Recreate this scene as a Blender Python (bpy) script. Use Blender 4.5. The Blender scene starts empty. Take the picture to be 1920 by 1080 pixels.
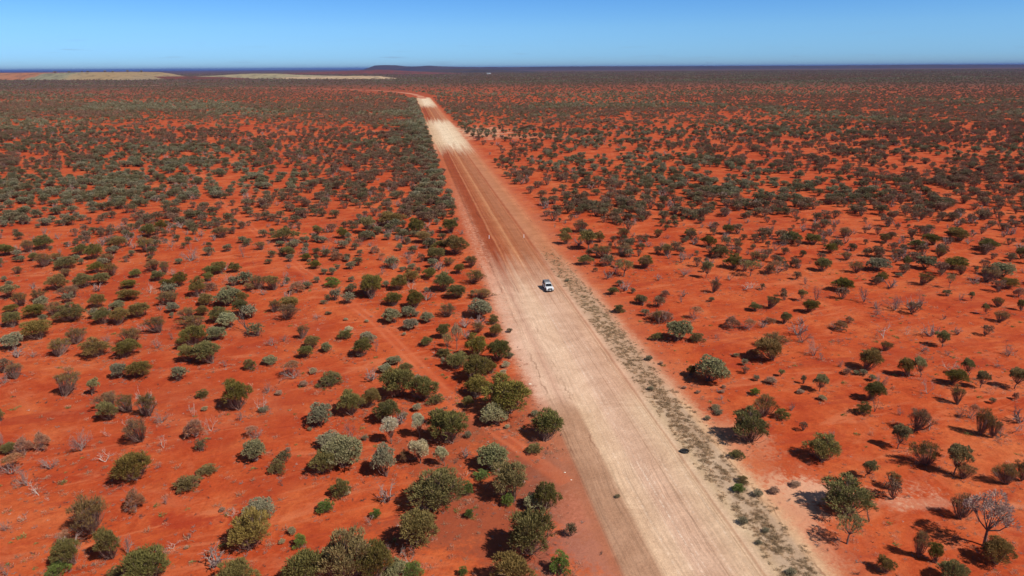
import bpy, math, random
import numpy as np
from mathutils import Matrix, Vector
C = bpy.context.scene
col = C.collection
R = math.radians
# ---------------------------------------------------------------- camera
CAM_H = 50.0
PITCH = 17.86
ROLL = -0.34
cam = bpy.data.objects.new('camera', bpy.data.cameras.new('camera'))
col.objects.link(cam); C.camera = cam
cam.data.sensor_width = 36.0; cam.data.lens = 24.0
cam.data.clip_start = 1.0; cam.data.clip_end = 200000.0
M = Matrix.Rotation(R(90 - PITCH), 4, 'X') @ Matrix.Rotation(R(ROLL), 4, 'Z')
cam.matrix_world = Matrix.Translation((0, 0, CAM_H)) @ M
M3 = np.array(M.to_3x3())
# ---------------------------------------------------------------- sun, sky, exposure
SUN_AZ = math.atan2(0.82, -0.57)      # angle of the sun from +Y towards +X (it stands right of and behind the camera)
SUN_EL = R(48)
w = bpy.data.worlds.new('World'); C.world = w; w.use_nodes = True
nt = w.node_tree; nt.nodes.clear()
out = nt.nodes.new('ShaderNodeOutputWorld'); bg = nt.nodes.new('ShaderNodeBackground')
sky = nt.nodes.new('ShaderNodeTexSky'); sky.sky_type = 'NISHITA'; sky.sun_disc = False
sky.sun_elevation = SUN_EL; sky.sun_rotation = SUN_AZ
sky.altitude = 300; sky.air_density = 1.0; sky.dust_density = 0.15; sky.ozone_density = 2.0
tc = nt.nodes.new('ShaderNodeTexCoord'); sep = nt.nodes.new('ShaderNodeSeparateXYZ')
nt.links.new(tc.outputs['Generated'], sep.inputs[0])
mr = nt.nodes.new('ShaderNodeMapRange'); mr.inputs['From Min'].default_value = 0.0; mr.inputs['From Max'].default_value = 0.5
nt.links.new(sep.outputs['Z'], mr.inputs['Value'])
rp = nt.nodes.new('ShaderNodeValToRGB')
e = rp.color_ramp.elements
e[0].position = 0; e[0].color = (0.46, 0.82, 1.46, 1)
e[1].position = 1; e[1].color = (0.72, 0.76, 0.80, 1)
for p_, c_ in ((0.03, (0.42, 0.835, 1.62)), (0.104, (0.435, 0.83, 1.47)), (0.205, (0.325, 0.71, 1.34)), (0.30, (0.3, 0.6, 1.0))):
    x = rp.color_ramp.elements.new(p_); x.color = (*c_, 1)
nt.links.new(mr.outputs[0], rp.inputs['Fac'])
# thin far clouds low over the horizon
mp = nt.nodes.new('ShaderNodeMapping'); mp.inputs['Scale'].default_value = (16, 16, 190)
nz = nt.nodes.new('ShaderNodeTexNoise'); nz.inputs['Scale'].default_value = 1.0; nz.inputs['Detail'].default_value = 5
nt.links.new(tc.outputs['Generated'], mp.inputs[0]); nt.links.new(mp.outputs[0], nz.inputs['Vector'])
cr = nt.nodes.new('ShaderNodeValToRGB'); cr.color_ramp.elements[0].position = 0.60; cr.color_ramp.elements[1].position = 0.82
cr.color_ramp.elements[1].color = (0.42, 0.42, 0.42, 1); nt.links.new(nz.outputs['Fac'], cr.inputs[0])
band = nt.nodes.new('ShaderNodeMapRange'); band.inputs['From Min'].default_value = 0.045; band.inputs['From Max'].default_value = 0.02
nt.links.new(sep.outputs['Z'], band.inputs['Value'])
mm = nt.nodes.new('ShaderNodeMath'); mm.operation = 'MULTIPLY'
nt.links.new(cr.outputs[0], mm.inputs[0]); nt.links.new(band.outputs[0], mm.inputs[1])
mul = nt.nodes.new('ShaderNodeMix'); mul.data_type = 'RGBA'; mul.blend_type = 'MULTIPLY'; mul.inputs['Factor'].default_value = 1
nt.links.new(sky.outputs[0], mul.inputs['A']); nt.links.new(rp.outputs[0], mul.inputs['B'])
cl = nt.nodes.new('ShaderNodeMix'); cl.data_type = 'RGBA'; cl.inputs['B'].default_value = (2.6, 3.5, 4.9, 1)
nt.links.new(mm.outputs[0], cl.inputs['Factor']); nt.links.new(mul.outputs['Result'], cl.inputs['A'])
nt.links.new(cl.outputs['Result'], bg.inputs['Color']); bg.inputs['Strength'].default_value = 0.085
nt.links.new(bg.outputs[0], out.inputs['Surface'])
sun = bpy.data.objects.new('sun', bpy.data.lights.new('sun', 'SUN')); col.objects.link(sun)
sun.data.energy = 4.6; sun.data.angle = R(0.5); sun.data.color = (1.0, 0.95, 0.88)
sd = Vector((math.sin(SUN_AZ) * math.cos(SUN_EL), math.cos(SUN_AZ) * math.cos(SUN_EL), math.sin(SUN_EL)))
sun.rotation_euler = sd.to_track_quat('Z', 'Y').to_euler()
C.view_settings.view_transform = 'Standard'; C.view_settings.look = 'None'
C.view_settings.gamma = 1.0; C.view_settings.exposure = 0.15
C.cycles.max_bounces = 5; C.cycles.diffuse_bounces = 2

# ---------------------------------------------------------------- helpers
F = 1280.0
def ground(px, py, z=0.0):
    """photo pixel -> point of the plain seen there (and metres per pixel there)"""
    d = M3 @ np.array(((px - 960) / F, -(py - 540) / F, -1.0))
    t = (CAM_H - z) / -d[2]
    return Vector((d[0] * t, d[1] * t, z)), t / F
def project(x, y, z=0.0):
    v = M3.T @ np.array((x, y, z - CAM_H))
    return 960 + F * v[0] / -v[2], 540 - F * v[1] / -v[2]
P0, _ = ground(1205, 860); P1, _ = ground(794, 186)
VD = (P1 - P0).normalized(); UD = Vector((VD.y, -VD.x, 0))
def uv_of(x, y):
    return (x - P0.x) * UD.x + (y - P0.y) * UD.y, (x - P0.x) * VD.x + (y - P0.y) * VD.y
def road_pt(u, v, z=0.0):
    return Vector((P0.x + UD.x * u + VD.x * v, P0.y + UD.y * u + VD.y * v, z))
def tag(o, label=None, cat=None, group=None, kind=None):
    if label: o['label'] = label
    if cat: o['category'] = cat
    if group: o['group'] = group
    if kind: o['kind'] = kind
    return o
def mesh_obj(name, V, Fc, mat, parent=None, link=True, smooth=False):
    me = bpy.data.meshes.new(name); me.from_pydata([tuple(v) for v in V], [], [tuple(f) for f in Fc]); me.materials.append(mat)
    if smooth: me.polygons.foreach_set('use_smooth', [True] * len(me.polygons))
    me.update()
    o = bpy.data.objects.new(name, me)
    if link: col.objects.link(o)
    if parent is not None: o.parent = parent
    return o

# ---------------------------------------------------------------- node helper
class N:
    def __init__(s, name):
        s.m = bpy.data.materials.new(name); s.m.use_nodes = True; s.t = s.m.node_tree; s.t.nodes.clear()
    def n(s, typ, **kw):
        x = s.t.nodes.new(typ)
        for k, v in kw.items(): setattr(x, k, v)
        return x
    def l(s, a, b): s.t.links.new(a, b)
    def put(s, inp, v):
        if isinstance(v, bpy.types.NodeSocket): s.l(v, inp)
        elif isinstance(v, tuple) and inp.type == 'RGBA' and len(v) == 3: inp.default_value = (*v, 1)
        else: inp.default_value = v
    def math(s, op, a, b=0.0, c=None, clamp=False):
        x = s.n('ShaderNodeMath', operation=op, use_clamp=clamp); s.put(x.inputs[0], a); s.put(x.inputs[1], b)
        if c is not None: s.put(x.inputs[2], c)
        return x.outputs[0]
    def dot(s, a, v):
        x = s.n('ShaderNodeVectorMath', operation='DOT_PRODUCT'); s.put(x.inputs[0], a); x.inputs[1].default_value = v
        return x.outputs['Value']
    def comb(s, x, y, z=0.0):
        c = s.n('ShaderNodeCombineXYZ'); s.put(c.inputs[0], x); s.put(c.inputs[1], y); s.put(c.inputs[2], z); return c.outputs[0]
    def noise(s, vec, scale, detail=4.0, rough=0.55, dist=0.0):
        x = s.n('ShaderNodeTexNoise'); s.put(x.inputs['Vector'], vec); x.inputs['Scale'].default_value = scale
        x.inputs['Detail'].default_value = detail; x.inputs['Roughness'].default_value = rough; x.inputs['Distortion'].default_value = dist
        return x.outputs['Fac']
    def mr(s, v, a, b, c=0.0, d=1.0, smooth=False):
        x = s.n('ShaderNodeMapRange'); s.put(x.inputs['Value'], v)
        if smooth: x.interpolation_type = 'SMOOTHSTEP'
        for k, q in zip(('From Min', 'From Max', 'To Min', 'To Max'), (a, b, c, d)): s.put(x.inputs[k], q)
        return x.outputs[0]
    def ramp(s, v, pts, interp='LINEAR'):
        x = s.n('ShaderNodeValToRGB'); s.put(x.inputs[0], v); r = x.color_ramp; r.interpolation = interp
        r.elements.remove(r.elements[1]); first = True
        for p, c in pts:
            if first: e = r.elements[0]; e.position = p; first = False
            else: e = r.elements.new(min(max(p, 0.0), 1.0))
            e.color = (*c, 1) if isinstance(c, tuple) else (c, c, c, 1)
        return x.outputs['Color']
    def mix(s, f, a, b, mode='MIX'):
        x = s.n('ShaderNodeMix', data_type='RGBA', blend_type=mode); s.put(x.inputs['Factor'], f)
        s.put(x.inputs['A'], a); s.put(x.inputs['B'], b); return x.outputs['Result']
    def finish(s, colour, rough=0.9, bump=None, bs=0.3, bd=0.05, metal=0.0, spec=0.2):
        p = s.n('ShaderNodeBsdfPrincipled'); s.put(p.inputs['Base Color'], colour); s.put(p.inputs['Roughness'], rough)
        p.inputs['Metallic'].default_value = metal; p.inputs['Specular IOR Level'].default_value = spec
        if bump is not None:
            b = s.n('ShaderNodeBump'); b.inputs['Strength'].default_value = bs; b.inputs['Distance'].default_value = bd
            s.l(bump, b.inputs['Height']); s.l(b.outputs[0], p.inputs['Normal'])
        o = s.n('ShaderNodeOutputMaterial'); s.l(p.outputs[0], o.inputs['Surface']); return s.m
def simple(name, c, rough=0.6, metal=0.0, spec=0.4, var=0.12, sc=6.0):
    s = N(name); g = s.n('ShaderNodeTexCoord').outputs['Object']
    k = s.mr(s.noise(g, sc), 0.3, 0.7, 1 - var, 1 + var)
    return s.finish(s.mix(1.0, c, s.comb(k, k, k), 'MULTIPLY'), rough, metal=metal, spec=spec)

# ---------------------------------------------------------------- land colour (shared by the plain and the road laid on it)
TRACKS = [((330, 255), (420, 385), 1.4), ((420, 385), (560, 500), 1.6), ((560, 500), (700, 600), 1.8), ((700, 600), (852, 755), 1.5), ((852, 755), (1065, 905), 1.2)]
PANS = [((1515, 922), 13.0, 3.4, (0.66, 0.36, 0.22), .85), ((1450, 945), 7.0, 7.5, (0.62, 0.34, 0.2), .8), ((1500, 1010), 5.0, 7.0, (0.58, 0.25, 0.14), .6), ((1380, 840), 6.0, 9.0, (0.56, 0.24, 0.13), .6), ((1700, 943), 9.0, 1.2, (0.6, 0.3, 0.18), .35),
        ((838, 247), 20.0, 70.0, (0.64, 0.42, 0.26), .8), ((900, 248), 28.0, 60.0, (0.62, 0.34, 0.2), .7), ((965, 256), 45.0, 22.0, (0.6, 0.3, 0.17), .4), ((1880, 950), 6.0, 1.0, (0.55, 0.22, 0.12), .5),
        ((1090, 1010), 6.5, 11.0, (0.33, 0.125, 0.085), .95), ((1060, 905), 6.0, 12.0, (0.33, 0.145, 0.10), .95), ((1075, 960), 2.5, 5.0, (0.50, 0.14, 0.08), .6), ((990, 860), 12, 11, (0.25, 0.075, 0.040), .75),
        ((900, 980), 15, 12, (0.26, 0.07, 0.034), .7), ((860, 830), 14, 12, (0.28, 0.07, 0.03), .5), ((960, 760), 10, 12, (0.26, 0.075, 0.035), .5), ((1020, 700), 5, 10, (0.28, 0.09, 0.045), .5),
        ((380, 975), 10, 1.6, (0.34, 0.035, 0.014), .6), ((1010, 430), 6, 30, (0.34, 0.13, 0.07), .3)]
def land(name, road=False):
    s = N(name)
    pos = s.n('ShaderNodeNewGeometry').outputs['Position']
    rel = s.n('ShaderNodeVectorMath', operation='SUBTRACT'); s.l(pos, rel.inputs[0]); rel.inputs[1].default_value = (P0.x, P0.y, 0); rel = rel.outputs[0]
    u0 = s.dot(rel, tuple(UD)); v = s.dot(rel, tuple(VD))
    wob = s.math('MULTIPLY', s.math('SUBTRACT', s.noise(rel, 0.06, 5, 0.6), 0.5), 2.4)
    wob2 = s.math('MULTIPLY', s.math('SUBTRACT', s.noise(rel, 0.8, 7, 0.8), 0.5), 5.0)
    wob3 = s.math('MULTIPLY', s.math('SUBTRACT', s.noise(rel, 3.5, 5, 0.85), 0.5), 4.5)
    u = s.math('ADD', s.math('ADD', s.math('ADD', u0, wob), wob2), wob3)
    # --- red sand
    n1 = s.noise(rel, 0.011, 6, 0.6, 0.6); n2 = s.noise(rel, 0.11, 5, 0.6, 0.3); n3 = s.noise(rel, 1.6, 6, 0.7); n4 = s.noise(rel, 0.035, 5, 0.6, 1.2)
    red = s.ramp(n2, [(0.30, (0.385, 0.052, 0.016)), (0.5, (0.465, 0.080, 0.023)), (0.68, (0.53, 0.122, 0.038))])
    red = s.mix(s.mr(n1, 0.5, 0.68, 0, 0.55), red, (0.37, 0.047, 0.016))
    red = s.mix(s.mr(n4, 0.52, 0.68, 0, 0.6), red, (0.57, 0.155, 0.052))
    k3 = s.mr(n3, 0.3, 0.7, 0.86, 1.12); red = s.mix(1.0, red, s.comb(k3, k3, k3), 'MULTIPLY')
    m1 = s.mr(s.noise(rel, 0.35, 8, 0.8, 0.8), 0.46, 0.60, 0, 0.8); red = s.mix(m1, red, s.mix(1.0, red, (0.78, 0.66, 0.66), 'MULTIPLY'))
    wash = s.noise(s.comb(s.math('MULTIPLY', s.dot(rel, (.94, .34, 0)), 0.045), s.math('MULTIPLY', s.dot(rel, (-.34, .94, 0)), 0.22)), 1.0, 8, 0.72, 1.0)
    red = s.mix(s.mr(wash, 0.54, 0.64, 0, 0.55), red, (0.56, 0.165, 0.070)); red = s.mix(s.mr(wash, 0.46, 0.38, 0, 0.6), red, (0.31, 0.042, 0.018))
    gv = s.mr(s.noise(rel, 2.6, 5, 0.85), 0.55, 0.66, 0, 0.5); red = s.mix(gv, red, s.mix(1.0, red, (0.62, 0.58, 0.66), 'MULTIPLY'))
    m2 = s.mr(s.noise(rel, 0.07, 8, 0.78, 1.5), 0.54, 0.64, 0, 0.5); red = s.mix(m2, red, (0.50, 0.130, 0.055))
    m3 = s.mr(s.noise(rel, 0.022, 8, 0.8, 0.8), 0.52, 0.62, 0, 0.5); red = s.mix(m3, red, (0.33, 0.050, 0.020))
    speck = s.mr(s.noise(rel, 5.0, 3, 0.8), 0.62, 0.75, 0, 0.35); red = s.mix(speck, red, (0.22, 0.045, 0.022))
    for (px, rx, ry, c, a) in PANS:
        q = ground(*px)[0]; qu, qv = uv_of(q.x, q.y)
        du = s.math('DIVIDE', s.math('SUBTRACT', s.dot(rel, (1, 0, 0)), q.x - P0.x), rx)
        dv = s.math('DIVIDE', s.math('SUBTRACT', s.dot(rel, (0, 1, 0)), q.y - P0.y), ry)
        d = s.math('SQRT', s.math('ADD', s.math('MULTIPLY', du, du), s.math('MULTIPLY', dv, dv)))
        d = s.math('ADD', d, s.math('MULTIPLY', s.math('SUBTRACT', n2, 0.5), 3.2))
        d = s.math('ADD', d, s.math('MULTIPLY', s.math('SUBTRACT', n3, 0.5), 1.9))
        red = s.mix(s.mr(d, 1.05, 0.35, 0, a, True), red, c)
    sp2 = s.mr(s.noise(rel, 3.8, 5, 0.85), 0.5, 0.64, 0, 0.5); red = s.mix(sp2, red, s.mix(1.0, red, (0.66, 0.60, 0.66), 'MULTIPLY'))
    sp3 = s.mr(s.noise(rel, 2.9, 4, 0.85), 0.44, 0.34, 0, 0.35); red = s.mix(sp3, red, s.mix(1.0, red, (1.22, 1.5, 1.6), 'MULTIPLY'))
    for (a, b, wd) in TRACKS:
        A = ground(*a)[0]; B = ground(*b)[0]; L = (B - A).length; dd = (B - A).normalized(); nn = Vector((dd.y, -dd.x, 0))
        al = s.math('SUBTRACT', s.dot(rel, tuple(dd)), (A - P0).dot(dd)); ac = s.math('ABSOLUTE', s.math('ADD', s.math('SUBTRACT', s.dot(rel, tuple(nn)), (A - P0).dot(nn)), s.math('MULTIPLY', wob, 0.5)))
        tw = s.math('ABSOLUTE', s.math('SUBTRACT', ac, 0.8))
        inside = s.math('MULTIPLY', s.math('GREATER_THAN', al, 0), s.math('LESS_THAN', al, L))
        red = s.mix(s.math('MULTIPLY', inside, s.mr(ac, wd * 1.3, wd * .7, 0, .45)), red, (0.50, 0.105, 0.04))
        red = s.mix(s.math('MULTIPLY', inside, s.math('MULTIPLY', s.mr(tw, 0.5, 0.15, 0, .42), s.mr(n2, .38, .6))), red, (0.58, 0.17, 0.075))
    # --- far country: the plain beyond the scattered scrub carries a closed low cover
    far = s.n('ShaderNodeVectorMath', operation='LENGTH'); s.l(pos, far.inputs[0]); far = far.outputs['Value']
    fn = s.noise(rel, 0.004, 8, 0.72, 0.4); fn2 = s.noise(rel, 0.0009, 5, 0.6)
    cover = s.ramp(s.noise(rel, 0.03, 4, 0.7), [(0.35, (0.055, 0.045, 0.028)), (0.65, (0.10, 0.085, 0.055))])
    thr = s.mr(far, 1500, 9000, 0.62, 0.80)
    cf = s.math('MULTIPLY', s.mr(far, 1100, 2600), s.math('SUBTRACT', 1.0, s.mr(s.math('ADD', s.math('MULTIPLY', fn, 0.6), s.math('MULTIPLY', fn2, 0.45)), s.math('SUBTRACT', thr, 0.06), s.math('ADD', thr, 0.03), 0, 0.85)))
    red = s.mix(s.math('MULTIPLY', cf, 0.9), red, cover)
    # --- roadside and carriageway across u
    def U(x): return (x + 16.0) / 32.0
    un = s.mr(u, -16, 16)
    uw = s.math('ADD', u0, s.math('MULTIPLY', s.math('SUBTRACT', s.noise(rel, 0.03, 4, 0.6), 0.5), 3.5))
    streak = s.noise(s.comb(s.math('MULTIPLY', uw, 2.6), s.math('MULTIPLY', v, 0.035)), 1.0, 6, 0.7)
    streak2 = s.noise(s.comb(s.math('MULTIPLY', u0, 0.7), s.math('MULTIPLY', v, 0.012)), 1.0, 4, 0.6)
    un_in = s.mr(s.math('ADD', u0, s.math('MULTIPLY', wob, 0.25)), -16, 16)
    pale = s.ramp(un_in, [(0, (0.40, 0.13, 0.06)), (U(-9.6), (0.38, 0.135, 0.07)), (U(-9.0), (0.41, 0.22, 0.13)), (U(-5.6), (0.44, 0.245, 0.145)), (U(-4.9), (0.64, 0.42, 0.26)), (U(-2.2), (0.64, 0.42, 0.27)),
        (U(-1.4), (0.60, 0.375, 0.25)), (U(1.2), (0.56, 0.345, 0.225)), (U(3.2), (0.62, 0.41, 0.26)), (U(4.9), (0.64, 0.43, 0.27)), (U(5.2), (0.47, 0.27, 0.16)), (U(5.5), (0.62, 0.42, 0.27)), (U(6.6), (0.55, 0.38, 0.23)),
        (U(8.0), (0.46, 0.315, 0.205)), (U(10.6), (0.45, 0.30, 0.19)), (U(11.4), (0.60, 0.37, 0.21)), (U(13.2), (0.60, 0.30, 0.16)), (1, (0.52, 0.17, 0.07))])
    brown = s.ramp(un_in, [(0, (0.387, 0.072, 0.026)), (U(-9.8), (0.440, 0.122, 0.052)), (U(-9.0), (0.317, 0.076, 0.030)), (U(-5.2), (0.290, 0.061, 0.023)), (U(-4.6), (0.440, 0.158, 0.070)), (U(-4.0), (0.326, 0.086, 0.034)), (U(-1.0), (0.414, 0.144, 0.061)),
        (U(-.4), (0.510, 0.216, 0.099)), (U(.4), (0.370, 0.122, 0.052)), (U(2.6), (0.370, 0.137, 0.064)), (U(5.2), (0.414, 0.151, 0.070)), (U(5.8), (0.334, 0.094, 0.041)), (U(6.6), (0.458, 0.187, 0.093)), (U(9.5), (0.440, 0.173, 0.081)), (U(11.0), (0.510, 0.187, 0.087)), (1, (0.405, 0.065, 0.020))])
    vs = s.math('ADD', v, s.math('MULTIPLY', s.math('SUBTRACT', streak2, 0.5), s.mr(v, 100, 400, 60.0, 190.0)))
    def vat(px, py):
        q = ground(px, py)[0]; return uv_of(q.x, q.y)[1]
    v1, v2, v3, v4, v5, v6, v7, v8 = [vat(1205 - 0.608 * (860 - y), y) for y in (560, 475, 292, 268, 232, 222, 203, 196)]
    VM = 1500.0
    zone = s.ramp(s.mr(vs, 0, VM), [(v1 / VM, 0.0), (v2 / VM, 1.0), (v3 / VM, 1.0), (v4 / VM, 0.0), (v5 / VM, 0.0), (v6 / VM, 1.0), (v7 / VM, 1.0), (v8 / VM, 0.0)])
    pale_far = s.ramp(un_in, [(0, (0.46, 0.15, 0.07)), (U(-13), (0.55, 0.27, 0.16)), (U(-10.5), (0.64, 0.38, 0.26)), (U(-8.5), (0.66, 0.42, 0.28)), (U(-7.2), (0.56, 0.33, 0.22)), (U(-5.5), (0.68, 0.45, 0.30)), (U(-2.2), (0.66, 0.43, 0.28)),
        (U(-1.0), (0.60, 0.375, 0.25)), (U(2.4), (0.57, 0.34, 0.22)), (U(4.9), (0.58, 0.34, 0.21)), (U(5.3), (0.44, 0.22, 0.13)), (U(5.7), (0.60, 0.36, 0.23)), (U(7.2), (0.47, 0.30, 0.19)), (U(10.4), (0.45, 0.28, 0.175)), (U(11.8), (0.56, 0.29, 0.17)), (1, (0.52, 0.16, 0.07))])
    pale = s.mix(s.mr(v, vat(1110, 775), vat(1060, 735)), pale, pale_far)
    cream = s.ramp(un_in, [(0, (0.50, 0.20, 0.10)), (U(-9), (0.60, 0.40, 0.24)), (U(-5), (0.66, 0.46, 0.29)), (U(-1), (0.76, 0.58, 0.39)), (U(5), (0.74, 0.56, 0.37)), (U(12), (0.64, 0.43, 0.27)), (1, (0.6, 0.33, 0.2))])
    pale = s.mix(s.mr(v, vat(900, 300), vat(860, 280)), pale, cream)
    rd = s.mix(zone, pale, brown)
    crust = s.math('MULTIPLY', s.math('MULTIPLY', s.mr(u, -13.5, -11.5), s.mr(u, -7.5, -9.0)), s.math('MULTIPLY', s.mr(v, vat(1000, 640), vat(990, 600)), s.mr(v, vat(900, 330), vat(930, 430))))
    rd = s.mix(s.math('MULTIPLY', crust, s.mr(s.noise(rel, 0.9, 7, 0.8), 0.44, 0.58, 0, 0.8)), rd, (0.60, 0.30, 0.19))
    lines = s.ramp(streak, [(0.36, 0.74), (0.5, 1.0), (0.60, 1.06), (0.70, 1.32)])
    inroad = s.math('MULTIPLY', s.mr(u0, -9.4, -8.6), s.mr(u0, 5.8, 5.2))
    rd = s.mix(s.math('MULTIPLY', inroad, s.mr(s.noise(rel, 0.05, 4, 0.65), 0.38, 0.62, 0.25, 0.9)), rd, s.mix(1.0, rd, lines, 'MULTIPLY'))
    uw2 = s.math('ADD', u0, s.math('MULTIPLY', s.math('SUBTRACT', s.noise(rel, 0.012, 3, 0.5), 0.5), 9.0))
    crisp = s.noise(s.comb(s.math('MULTIPLY', uw2, 6.0), s.math('MULTIPLY', v, 0.16)), 1.0, 5, 0.8)
    rd = s.mix(s.math('MULTIPLY', inroad, s.mr(crisp, 0.60, 0.72, 0, 0.55)), rd, s.mix(zone, (0.74, 0.54, 0.38), (0.50, 0.21, 0.10)))
    rd = s.mix(s.math('MULTIPLY', inroad, s.mr(crisp, 0.38, 0.30, 0, 0.5)), rd, s.mix(zone, (0.40, 0.25, 0.16), (0.28, 0.09, 0.045)))
    for uu, ww, pc in ((-1.05, .10, 0.75), (-0.3, .1, .45), (2.3, .08, .4), (-3.4, .10, .45), (4.2, .07, .4), (-2.0, .07, .4)):   # thrown-up pale ridges left by the wheels
        d = s.math('ABSOLUTE', s.math('SUBTRACT', s.math('ADD', u0, s.math('MULTIPLY', s.math('SUBTRACT', streak2, 0.5), 1.2)), uu))
        rd = s.mix(s.math('MULTIPLY', s.mr(d, ww * 2, ww * .6, 0, pc), s.math('MULTIPLY', s.mr(s.noise(rel, 1.4, 5, 0.8), 0.46, 0.60), s.mr(s.noise(rel, 0.05, 3, 0.6), 0.38, 0.54, .25, 1))), rd, s.mix(zone, (0.82, 0.64, 0.48), (0.54, 0.27, 0.14)))
    for uu, ww in ((1.55, .05), (4.75, .06)):
        d = s.math('ABSOLUTE', s.math('SUBTRACT', s.math('ADD', u0, s.math('MULTIPLY', s.math('SUBTRACT', streak2, 0.5), 0.9)), uu))
        rd = s.mix(s.mr(d, ww * 2, ww * .8, 0, .5), rd, s.mix(1.0, rd, (0.62, 0.55, 0.5), 'MULTIPLY'))
    # rain-cut cracks beside the carriageway
    for uu, lo, hi in ((-8.9, .44, .6), (-5.4, .46, .62), (11.3, .46, .6)):
        d = s.math('ABSOLUTE', s.math('SUBTRACT', s.math('ADD', u0, s.math('MULTIPLY', s.math('SUBTRACT', s.noise(rel, 0.35, 5, 0.7), 0.5), 2.2)), uu))
        rd = s.mix(s.math('MULTIPLY', s.mr(d, 0.20, 0.06, 0, .45), s.mr(s.noise(rel, 0.12, 2), lo, hi)), rd, (0.17, 0.062, 0.032))
    blot = s.mr(s.noise(rel, 0.16, 7, 0.75, 1.0), 0.35, 0.65, 0.84, 1.10); rd = s.mix(1.0, rd, s.comb(blot, s.math('POWER', blot, 1.25), s.math('POWER', blot, 1.4)), 'MULTIPLY')
    grain = s.mr(s.noise(rel, 3.0, 6, 0.8), 0.3, 0.7, 0.80, 1.16); rd = s.mix(1.0, rd, s.comb(grain, grain, grain), 'MULTIPLY')
    ln = s.mr(u, s.mr(v, 0, 40, -11.0, -13.5), s.mr(v, 0, 40, -9.6, -11.0)); rn = s.mr(u, 14.0, 11.6)
    rn = s.math('MULTIPLY', rn, s.mr(n3, 0.0, 1.0, 1.2, 0.85), clamp=True)
    edge = s.math('MULTIPLY', ln, rn)
    endv = vat(794, 184)
    edge = s.math('MULTIPLY', edge, s.mr(v, endv + 40, endv))
    skirt = s.math('MULTIPLY', s.math('MULTIPLY', s.mr(u, -15, -10), s.mr(u, 19, 12)), s.mr(v, endv + 40, endv))
    red = s.mix(s.math('MULTIPLY', skirt, 0.40), red, (0.52, 0.20, 0.10))
    colr = s.mix(edge, red, rd)
    h = s.math('ADD', s.math('MULTIPLY', n3, 0.6), s.math('ADD', s.math('MULTIPLY', streak, s.math('MULTIPLY', inroad, 0.7)), s.math('MULTIPLY', s.noise(rel, 0.5, 4), 1.0)))
    return s.finish(colr, 0.95, h, 0.8, 0.16, spec=0.06)
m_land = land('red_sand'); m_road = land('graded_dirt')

# plain: one sheet with cells growing towards the horizon
def plain():
    ys = [-400, -100, 0]; s = 20.0
    while ys[-1] < 90000: ys.append(ys[-1] + s); s *= 1.16
    xs = [0.0]; s = 20.0
    while xs[-1] < 90000: xs.append(xs[-1] + s); s *= 1.18
    xs = sorted([-x for x in xs[1:]] + xs)
    V = [(x, y, 0) for y in ys for x in xs]; n = len(xs)
    Fc = [(j * n + i, j * n + i + 1, (j + 1) * n + i + 1, (j + 1) * n + i) for j in range(len(ys) - 1) for i in range(n - 1)]
    return tag(mesh_obj('ground', V, Fc, m_land), kind='structure')
plain()
def strip(name, pts, widths, z, mat):
    V = []; Fc = []
    for i, p in enumerate(pts):
        a = pts[max(i - 1, 0)]; b = pts[min(i + 1, len(pts) - 1)]; d = (b - a).normalized(); n = Vector((d.y, -d.x, 0))
        l, r = widths[i] if isinstance(widths, list) else widths
        V += [tuple(p - n * l + Vector((0, 0, z))), tuple(p + n * r + Vector((0, 0, z)))]
        if i: Fc.append((2 * i - 2, 2 * i - 1, 2 * i + 1, 2 * i))
    return mesh_obj(name, V, Fc, mat)
END = uv_of(*P1.to_2d())[1]
rr = random.Random(4)
tag(strip('dirt_road', [road_pt(0, -50 + i * 6) for i in range(int((END + 50) / 6) + 1)], (9.3, 5.9), 0.012, m_road), kind='structure')
# the road bends left at its far end and runs on as a thin pale line
sN = N('pale_track'); g = sN.n('ShaderNodeNewGeometry').outputs['Position']
m_track = sN.finish(sN.ramp(sN.noise(g, 0.03, 4), [(0.35, (0.42, 0.11, 0.05)), (0.6, (0.55, 0.25, 0.14))]), 0.95)
BPX = ((794, 185), (788, 180.5), (775, 176.5), (750, 173), (710, 170.2), (650, 168), (590, 166.5), (500, 165.5), (420, 164.2))
tag(strip('bend_road', [ground(x, y)[0] for x, y in BPX], (6, 6), 0.03, m_track), kind='structure')
tag(strip('far_track', [ground(x, y)[0] for x, y in ((130, 159.5), (200, 159.6), (310, 160.5))], (9, 9), 0.03, m_track), kind='structure')

# ---------------------------------------------------------------- hills and spoil heaps
def hill(name, pts, py_base, depth, mat, seed, flat=0.55, jag=0.06, dist=None):
    """ridge whose skyline follows photo heights; pts = (px, height m) at the distance seen at row py_base"""
    r = np.random.RandomState(seed); c, _ = ground(pts[0][0], py_base); D = c.y
    def gp(q):
        g_ = ground(q, py_base)[0]; return g_ if dist is None else g_ * (dist / g_.y)
    xs = np.array([gp(p[0]).x for p in pts]); hs = np.array([p[1] for p in pts], float)
    nx = 90; ny = 14; V = []; X = np.linspace(xs[0], xs[-1], nx); H = np.interp(X, xs, hs)
    Nz = r.rand(nx, ny)
    y0 = [gp(p[0]).y for p in pts]; Y0 = np.interp(X, xs, y0)
    for j in range(ny):
        t = j / (ny - 1); pr = min(1, t / (0.5 - flat / 2)) if t < .5 else min(1, (1 - t) / (0.5 - flat / 2))
        pr = pr * pr * (3 - 2 * pr)
        for i in range(nx):
            V.append((X[i], Y0[i] + t * depth, H[i] * pr * (1 + (Nz[i, j] - .5) * jag) - (0.5 if pr == 0 else 0)))
    Fc = [(j * nx + i, j * nx + i + 1, (j + 1) * nx + i + 1, (j + 1) * nx + i) for j in range(ny - 1) for i in range(nx - 1)]
    return tag(mesh_obj(name, V, Fc, mat, smooth=True), kind='structure')
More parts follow.
